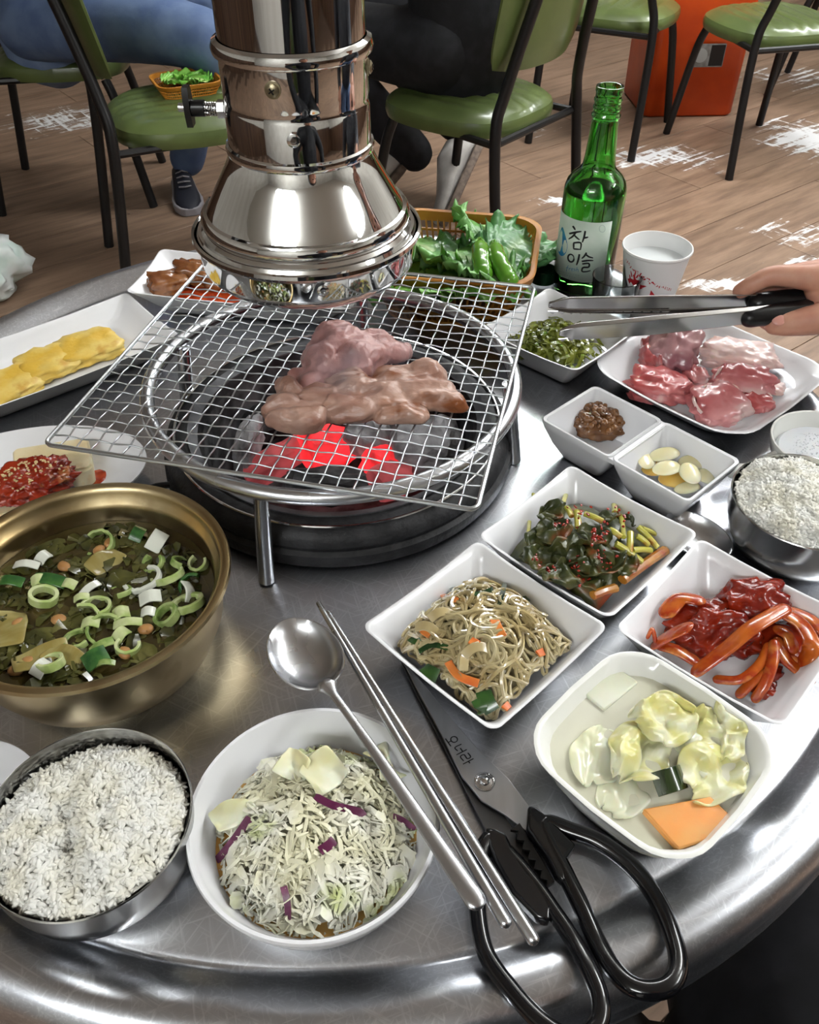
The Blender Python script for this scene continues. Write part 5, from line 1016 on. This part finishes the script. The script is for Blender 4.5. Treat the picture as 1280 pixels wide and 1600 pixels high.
MB().add(lathe([(.026, .002), (.026, .003)], 24), Matrix.Translation((-.03, 0, 0))).build('round_mark', mat('plate_mark', S(170, 170, 168), .5), pl_, smooth=False); MB().add(box(.055, .075, .001, (.034, 0, .0025))).build('dark_panel', M_BLACK, pl_, smooth=False)

# ------------------------------------------------------------------ small basket on the chair, bag
s0 = Vector((-.60, 2.50, .458))
bt_ = basket(s0, rad(25), .085, .075, .042, 'small orange basket of lettuce on the left green chair')
for i, (dx, dy, a) in enumerate([(-.01, .0, .4), (.02, .01, 2.4)]): lettuce(s0 + Vector((dx, dy, .036)), .12, .085, (.05, .05, a), M_LETB, 9 + i, ['bright lettuce leaf uppermost in the small chair basket', 'bright lettuce leaf underneath in the small chair basket'][i], .1)
tag(MB().add(blob(.16, .12, .10, 61, .35, 2.4, 4, floor=-.075, o=4)).build('plastic_bag', mat('white_plastic_film', S(228, 232, 230), .25, c2=S(206, 222, 214), ns=12, bump=.4, bs=30), None, loc=(-1.245, 2.25, .082), angle=0), 'crumpled white plastic bag on the floor at left edge', 'bag')

# ------------------------------------------------------------------ people
M_SKIN = mat('skin', S(216, 164, 140), .42, c2=S(206, 146, 124), ns=40, sss=.25, bump=.08, bs=300)
M_DARK = mat('black_cloth', S(17, 18, 22), .8, c2=S(28, 29, 34), ns=30, bump=.3, bs=18, bd=.006)
M_JEAN = mat('blue_denim', S(104, 124, 158), .8, c2=S(84, 104, 142), ns=12, bump=.3, bs=20, bd=.006)
M_SHIRT = mat('pale_blue_shirt', S(128, 150, 186), .8, c2=S(108, 130, 170), ns=14, bump=.3, bs=16, bd=.006)
M_HAIR = mat('black_hair', S(20, 17, 16), .45, c2=S(38, 32, 28), ns=60, stretch=(1, 1, .2))
def skin_mesh(name, chains, voxel, extra=()):
    mb = MB()
    for P, R in chains:
        C = catmull(P, 5); n = len(P); RR = []
        for i in range(len(C)):
            s = i / (len(C) - 1) * (n - 1); k = min(n - 2, int(s)); f = s - k; RR.append(R[k] * (1 - f) + R[k + 1] * f)
        mb.add(tube(C, RR, 14, rounded=True))
    for e in extra: mb.add(*e)
    o = mb.build(name, M_SKIN)
    x = o.modifiers.new('r', 'REMESH'); x.mode = 'VOXEL'; x.voxel_size = voxel; x.use_smooth_shade = True
    y = o.modifiers.new('s', 'SMOOTH'); y.factor = .5; y.iterations = 6
    dg = bpy.context.evaluated_depsgraph_get(); me = bpy.data.meshes.new_from_object(o.evaluated_get(dg)); bpy.data.objects.remove(o)
    me.name = name; return me
def link(me, name, m, parent=None):
    me.materials.clear(); me.materials.append(m); me.polygons.foreach_set('use_smooth', [True] * len(me.polygons)); o = bpy.data.objects.new(name, me); COL.objects.link(o); o.parent = parent; return o
def shoe(parent, heel, toe, up, upper, solem, fat=1.):
    ln = (Vector(toe) - Vector(heel)); L_ = ln.length; x = ln.normalized(); u = Vector(up); u = (u - x * u.dot(x)).normalized(); y = u.cross(x)
    M = Matrix(((x.x, y.x, u.x, heel[0]), (x.y, y.y, u.y, heel[1]), (x.z, y.z, u.z, heel[2]), (0, 0, 0, 1)))
    sec = [(-.01, .026, .055), (.03, .034, .085), (.09, .036, .088), (.14, .040, .070), (.19, .046, .052), (.235, .044, .044), (.27, .030, .034), (.285, .012, .026)]; k = L_ / .275; sec = [(p, w_ * fat, h * fat) for p, w_, h in sec]
    def ring(px_, w_, z0, z1): return [(px_, w_ * cos(a) * (1 if sin(a) < 0 else .9), z0 + (z1 - z0) * (.5 + .5 * sin(a))) for a in [2 * pi * j / 16 for j in range(16)]]
    a = MB().add(loft([ring(p * k, w_, .018, h) for p, w_, h in sec]), M).build('shoe_upper', upper, parent)
    b = MB().add(loft([[(q[0] * 1.04 - .004, q[1], 0) for q in rr_] for rr_ in []]) if False else loft([[(p * k * 1.02 - .004 + .0, s * (w_ + .005), z) for s, z in ((-1, 0), (1, 0), (1, .026), (-1, .026))] for p, w_, h in sec]), M).build('shoe_sole', solem, parent, bevel=.004)
    for q in range(4): MB().add(tube([(k * (.10 + .025 * q), -.02, .076 - .006 * q), (k * (.112 + .025 * q), 0, .088 - .009 * q), (k * (.10 + .025 * q), .02, .076 - .006 * q)], .0028, 6), M).build('shoe_lace', solem, a)
def person(label, pelvis, face, knees, ankles, elbows, wrists, top, bottom, shoes, scale=1., hand=None, lean=.0, fat=1.):
    f = rad(face); fw = Vector((cos(f), sin(f), 0)); lf = Vector((-sin(f), cos(f), 0)); pv = Vector(pelvis)
    t = empty('person', (pv.x, pv.y, 0), 0, label, 'person'); off = Vector((pv.x, pv.y, 0)); V = lambda p: Vector(p) - off
    ches = pv + fw * (.03 + lean) + Vector((0, 0, .34)); neck = ches + fw * (.02 + lean * .4) + Vector((0, 0, .20)); head = neck + fw * (.045 + lean * .2) + Vector((0, 0, .13))
    sh = [ches + lf * s * .185 + fw * lean * .2 + Vector((0, 0, .115)) for s in (1, -1)]; hip = [pv + lf * s * .095 for s in (1, -1)]
    torso = ([V(pv - Vector((0, 0, .02))), V(pv + Vector((0, 0, .14))), V(ches), V(ches + Vector((0, 0, .10)))], [.135, .125, .145, .11])
    legs = [([V(hip[i]), V(Vector(knees[i])), V((Vector(knees[i]) + Vector(ankles[i])) / 2), V(Vector(ankles[i]))], [.075, .046, .042, .034]) for i in (0, 1)]
    arms = [([V(sh[i]), V(Vector(elbows[i])), V(Vector(wrists[i]))], [.046, .033, .026]) for i in (0, 1)]
    body = [torso, ([V(neck - Vector((0, 0, .06))), V(neck + Vector((0, 0, .07)))], [.056, .052])] + legs + arms + [([V(sh[0]), V(ches + Vector((0, 0, .12))), V(sh[1])], [.046, .07, .046])]
    for i in (0, 1):
        if hand and hand[0] == i: continue
        w_ = V(Vector(wrists[i])); d = (w_ - V(Vector(elbows[i]))).normalized(); sd = d.cross(Vector((0, 0, 1))).normalized() * (1 if i else -1)
        for k, ln in enumerate((.072, .08, .076, .062)): q = w_ + d * .085 + sd * (.021 - .014 * k); body.append(([w_, q, q + d * ln * .5 - Vector((0, 0, .012)), q + d * ln * .8 - Vector((0, 0, .035))], [.018, .0105, .009, .0078]))
        body.append(([w_ + d * .02, w_ + d * .05 + sd * .035, w_ + d * .09 + sd * .042 - Vector((0, 0, .012))], [.017, .013, .010]))
    hv = V(head); fr = Matrix(((fw.x, lf.x, 0, hv.x), (fw.y, lf.y, 0, hv.y), (0, 0, 1, hv.z), (0, 0, 0, 1)))
    ex = [(blob(.098, .078, .118, 2, .02, 1, 3), fr), (blob(.018, .012, .022, 1, .02, 1, 2), fr @ Matrix.Translation((.100, 0, -.012))), (blob(.014, .008, .03, 1, .02, 1, 2), fr @ Matrix.Translation((0, .080, -.01))), (blob(.014, .008, .03, 1, .02, 1, 2), fr @ Matrix.Translation((0, -.080, -.01))), (blob(.05, .05, .05, 1, .02, 1, 2), fr @ Matrix.Translation((.035, 0, -.075)))]
    me = skin_mesh('body', body, .009, ex)
    if hand:
        hm = skin_mesh('hand', [([Vector(p) - off for p in P], R) for P, R in hand[1]], .0017)
        b = bmesh.new(); b.from_mesh(me); b.from_mesh(hm); b.to_mesh(me); b.free()
    bo = link(me, 'body', M_SKIN, t)
    for s in (1, -1):
        e = MB().add(blob(.008, .014, .009, 1, 0, 1, 2), fr @ Matrix.Translation((.090, s * .031, .004))).build('eye', mat('eye_dark', S(30, 24, 22), .2), t, angle=0)
        MB().add(tube([fr @ Vector((.092, s * .045, .024)), fr @ Vector((.097, s * .03, .029)), fr @ Vector((.098, s * .016, .026))], .003, 6)).build('eyebrow', M_HAIR, t)
    MB().add(tube([fr @ Vector((.092, .022, -.052)), fr @ Vector((.098, 0, -.054)), fr @ Vector((.092, -.022, -.052))], [.003, .006, .003], 8, flat=.6)).build('mouth', mat('lips', S(176, 96, 88), .4), t)
    Vh, Fh = blob(.108, .090, .128, 5, .05, 3, 4); keep = set(i for i, p in enumerate(Vh) if not (p[0] > .035 and p[2] < .06) and p[2] > -.075)
    MB().add((Vh, [q for q in Fh if all(i in keep for i in q)]), fr @ Matrix.Translation((-.008, 0, .006))).build('hair', M_HAIR, t, solid=.006, angle=0)
    trs_ = skin_mesh('trousers', [([V(pv - Vector((0, 0, .03))), V(pv + Vector((0, 0, .08)))], [.15, .145])] + [([q for q in P[:3]] + [P[3] + (P[2] - P[3]).normalized() * .005], [.105 * fat, .082 * fat, .068 * fat, .060 * fat]) for P, R in legs], .011)
    link(trs_, 'trousers', bottom, t)
    slv = []
    for i, (P, R) in enumerate(arms):
        end = P[2] + (P[1] - P[2]).normalized() * (.03 if not hand or hand[0] != i else .09); slv.append(([P[0], P[1], end], [.072, .056, .042]))
    jk = skin_mesh('jacket', [([V(pv - Vector((0, 0, .05))), V(pv + Vector((0, 0, .14))), V(ches), V(ches + Vector((0, 0, .115)))], [.155, .148, .165, .12]), ([V(sh[0]), V(ches + Vector((0, 0, .125))), V(sh[1])], [.07, .09, .07])] + slv, .011)
    link(jk, 'jacket', top, t)
    for sp in shoes: shoe(t, *[V(p) if k < 2 else p for k, p in enumerate(sp)])
    return t
M_WSHOE = mat('white_sneaker', S(196, 192, 186), .6, c2=S(176, 170, 164), ns=20); M_SOLE = mat('sneaker_sole', S(120, 104, 92), .7, c2=S(96, 82, 72), ns=60); M_NAVY = mat('navy_sneaker', S(24, 26, 38), .6); M_WSOLE = mat('pale_sole', S(150, 146, 150), .6)
UP = (0, 0, 1)
person('seated diner in blue jeans behind the left green chair', (-1.10, 2.95, .55), -8, [(-.60, 2.98, .56), (-.56, 2.62, .56)], [(-.76, 3.0, .10), (-.42, 2.74, .10)], [(-1.02, 3.22, .74), (-1.04, 2.68, .74)], [(-.80, 3.06, .69), (-.83, 2.76, .69)], M_SHIRT, M_JEAN,
       [((-.80, 3.04, .0), (-.72, 2.78, .0), UP, M_NAVY, M_WSOLE), ((-.47, 2.76, .0), (-.22, 2.68, .0), UP, M_NAVY, M_WSOLE)])
person('seated diner in black clothes with white sneakers', (.14, 2.60, .55), 140, [(-.30, 2.80, .53), (-.12, 3.00, .53)], [(.02, 2.86, .17), (.15, 2.93, .24)], [(-.18, 2.50, .76), (.22, 2.88, .76)], [(-.30, 2.72, .71), (-.02, 2.98, .71)], M_DARK, M_DARK,
       [((.235, 2.90, .17), (.115, 2.72, -.02), (-.85, .2, .46), M_WSHOE, M_SOLE, 1.35), ((-.02, 2.86, .13), (-.16, 2.78, .0), (-.2, 0, 1), M_WSHOE, M_SOLE)])
person('photographer in black clothes seated at the near side', (.22, -.22, .54), 84, [(.06, .20, .50), (.285, .235, .53)], [(.02, -.02, .10), (.36, -.02, .10)], [(-.10, -.22, .84), (.52, -.18, .84)], [(.04, .02, .64), (.36, .04, .64)], M_DARK, M_DARK,
       [((.02, -.06, 0), (.02, .20, 0), UP, M_NAVY, M_WSOLE), ((.36, -.06, 0), (.38, .20, 0), UP, M_NAVY, M_WSOLE)], lean=-.05, fat=1.25)
# the diner at the right whose hand holds the tongs
iM = at(1266, 434, .120); Wr = at(1395, 432, .120); th = [at(1212, 506, .0865), at(1246, 504, .089), at(1296, 494, .096), at(1350, 470, .108)]
wr2 = Wr + Vector((.0, .014, -.006)); el = Vector((.72, .80, T + .10))
MCP = [iM, iM + Vector((.006, .019, -.006)), iM + Vector((.014, .036, -.015)), iM + Vector((.024, .050, -.026))]
HC_ = [([el, el.lerp(wr2, .6), wr2], [.036, .036, .029])]
for k, m in enumerate(MCP): HC_.append(([wr2 + Vector((0, -.014 + .012 * k, 0)), wr2.lerp(m, .5) + Vector((0, -.004 + .004 * k, .002)), m], [.020, .0155, .0118 - .0008 * k]))
HC_.append(([iM, at(1209, 431, .1185), at(1179, 443, .111), at(1157, 455, .1025)], [.0115, .0090, .0080, .0070]))
HC_.append(([MCP[1], MCP[1] + Vector((-.036, .004, -.012)), MCP[1] + Vector((-.040, -.008, -.030)), MCP[1] + Vector((-.026, -.018, -.040))], [.0115, .0092, .0084, .0072]))
HC_.append(([MCP[2], MCP[2] + Vector((-.030, .010, -.010)), MCP[2] + Vector((-.034, -.006, -.032)), MCP[2] + Vector((-.022, -.024, -.040))], [.0108, .0088, .0080, .0070]))
HC_.append(([MCP[3], MCP[3] + Vector((-.022, .008, -.012)), MCP[3] + Vector((-.024, -.008, -.028)), MCP[3] + Vector((-.012, -.024, -.034))], [.0098, .0078, .0070, .0062]))
HC_.append(([wr2 + Vector((.0, -.012, -.004)), th[3], th[2], th[1], th[0]], [.020, .0175, .0145, .0118, .0100]))
HC_.append(([th[3] + Vector((-.006, .004, .004)), iM + Vector((.012, -.004, -.016)), iM + Vector((.006, 0, -.004))], [.012, .009, .010]))
pr_ = person('diner at the right reaching in with the serving tongs', (1.02, .62, .54), 180, [(.60, .50, .53), (.60, .76, .53)], [(.80, .48, .10), (.80, .78, .10)], [(.94, .36, .74), tuple(el)], [(.74, .42, .69), tuple(wr2)], mat('grey_sweater', S(70, 72, 78), .85, c2=S(84, 86, 92), ns=40), M_JEAN,
       [((.84, .48, 0), (.58, .46, 0), UP, M_NAVY, M_WSOLE), ((.84, .78, 0), (.58, .80, 0), UP, M_NAVY, M_WSOLE)], hand=(1, HC_), lean=.08)
nl = MB().add(blob(.0058, .0052, .0016, 1, 0, 1, 3), trs(at(1217, 500, .0935) - Vector((1.02, .62, 0)), rad(-8), rad(38), rad(-8))).build('thumb_nail', mat('nail', S(222, 160, 146), .25), pr_, angle=0)
for nm, x, y, a in (('stool', .22, -.26, 0), ('stool', 1.04, .62, 0)):
    c = copy_tree(ch0); c.location = (x, y, 0); c.rotation_euler = (0, 0, rad(-6) if y < 0 else rad(90)); c['label'] = 'green vinyl chair under the photographer at the near side' if y < 0 else 'green vinyl chair under the diner holding the tongs'

# ------------------------------------------------------------------ smoke rising from the meat
def smoke_mat():
    m = bpy.data.materials.new('thin_smoke'); m.use_nodes = True; nt = m.node_tree; N = nt.nodes; L = nt.links; N.remove(N['Principled BSDF'])
    v = N.new('ShaderNodeVolumePrincipled'); v.inputs['Color'].default_value = (.80, .86, 1, 1); v.inputs['Anisotropy'].default_value = .2
    tc = N.new('ShaderNodeTexCoord'); mp = N.new('ShaderNodeMapping'); mp.inputs['Scale'].default_value = (1, 1, .55); L.new(tc.outputs['Object'], mp.inputs['Vector'])
    n = N.new('ShaderNodeTexNoise'); n.inputs['Scale'].default_value = 34; n.inputs['Detail'].default_value = 3; n.inputs['Distortion'].default_value = .6; L.new(mp.outputs['Vector'], n.inputs['Vector'])
    ln = N.new('ShaderNodeVectorMath'); ln.operation = 'LENGTH'; sc = N.new('ShaderNodeVectorMath'); sc.operation = 'MULTIPLY'; sc.inputs[1].default_value = (1 / .052, 1 / .036, 1 / .058); L.new(tc.outputs['Object'], sc.inputs[0]); L.new(sc.outputs['Vector'], ln.inputs[0])
    fo = N.new('ShaderNodeMapRange'); fo.inputs['From Min'].default_value = .25; fo.inputs['From Max'].default_value = 1; fo.inputs['To Min'].default_value = 1; fo.inputs['To Max'].default_value = 0; L.new(ln.outputs['Value'], fo.inputs['Value'])
    r = N.new('ShaderNodeMapRange'); r.inputs['From Min'].default_value = .50; r.inputs['From Max'].default_value = .72; r.inputs['To Max'].default_value = 30; L.new(n.outputs['Fac'], r.inputs['Value'])
    mu = N.new('ShaderNodeMath'); mu.operation = 'MULTIPLY'; L.new(fo.outputs[0], mu.inputs[0]); L.new(r.outputs[0], mu.inputs[1]); L.new(mu.outputs[0], v.inputs['Density'])
    L.new(v.outputs[0], N['Material Output'].inputs['Volume']); return m
tag(MB().add(blob(.052, .036, .058, 3, .08, 1.5, 3)).build('smoke', smoke_mat(), None, loc=at(545, 600, .118) + Vector((0, .0, .034))), 'thin bluish smoke rising from the meat on the grate', 'smoke', kind='stuff')

# ------------------------------------------------------------------ labels that single out alike pieces, by their place from the left
WORDS = 'first second third fourth fifth sixth seventh eighth ninth tenth eleventh twelfth thirteenth fourteenth fifteenth sixteenth seventeenth eighteenth nineteenth twentieth twenty-first twenty-second'.split()
same = {}
for o in COL.objects:
    if o.parent is None and 'label' in o.keys() and 'group' in o.keys(): same.setdefault(o['label'], []).append(o)
def screen_x(o):
    p = o.matrix_world.translation if o.matrix_world.translation.length else Vector(o.location); p = Vector(o.location); d = p.y * cos(PITCH) - (p.z - CAMZ) * sin(PITCH); return p.x / d
for lab, obs in same.items():
    if len(obs) < 2: continue
    for k, o in enumerate(sorted(obs, key=screen_x)): o['label'] = lab + ', ' + WORDS[k] + ' from the left'
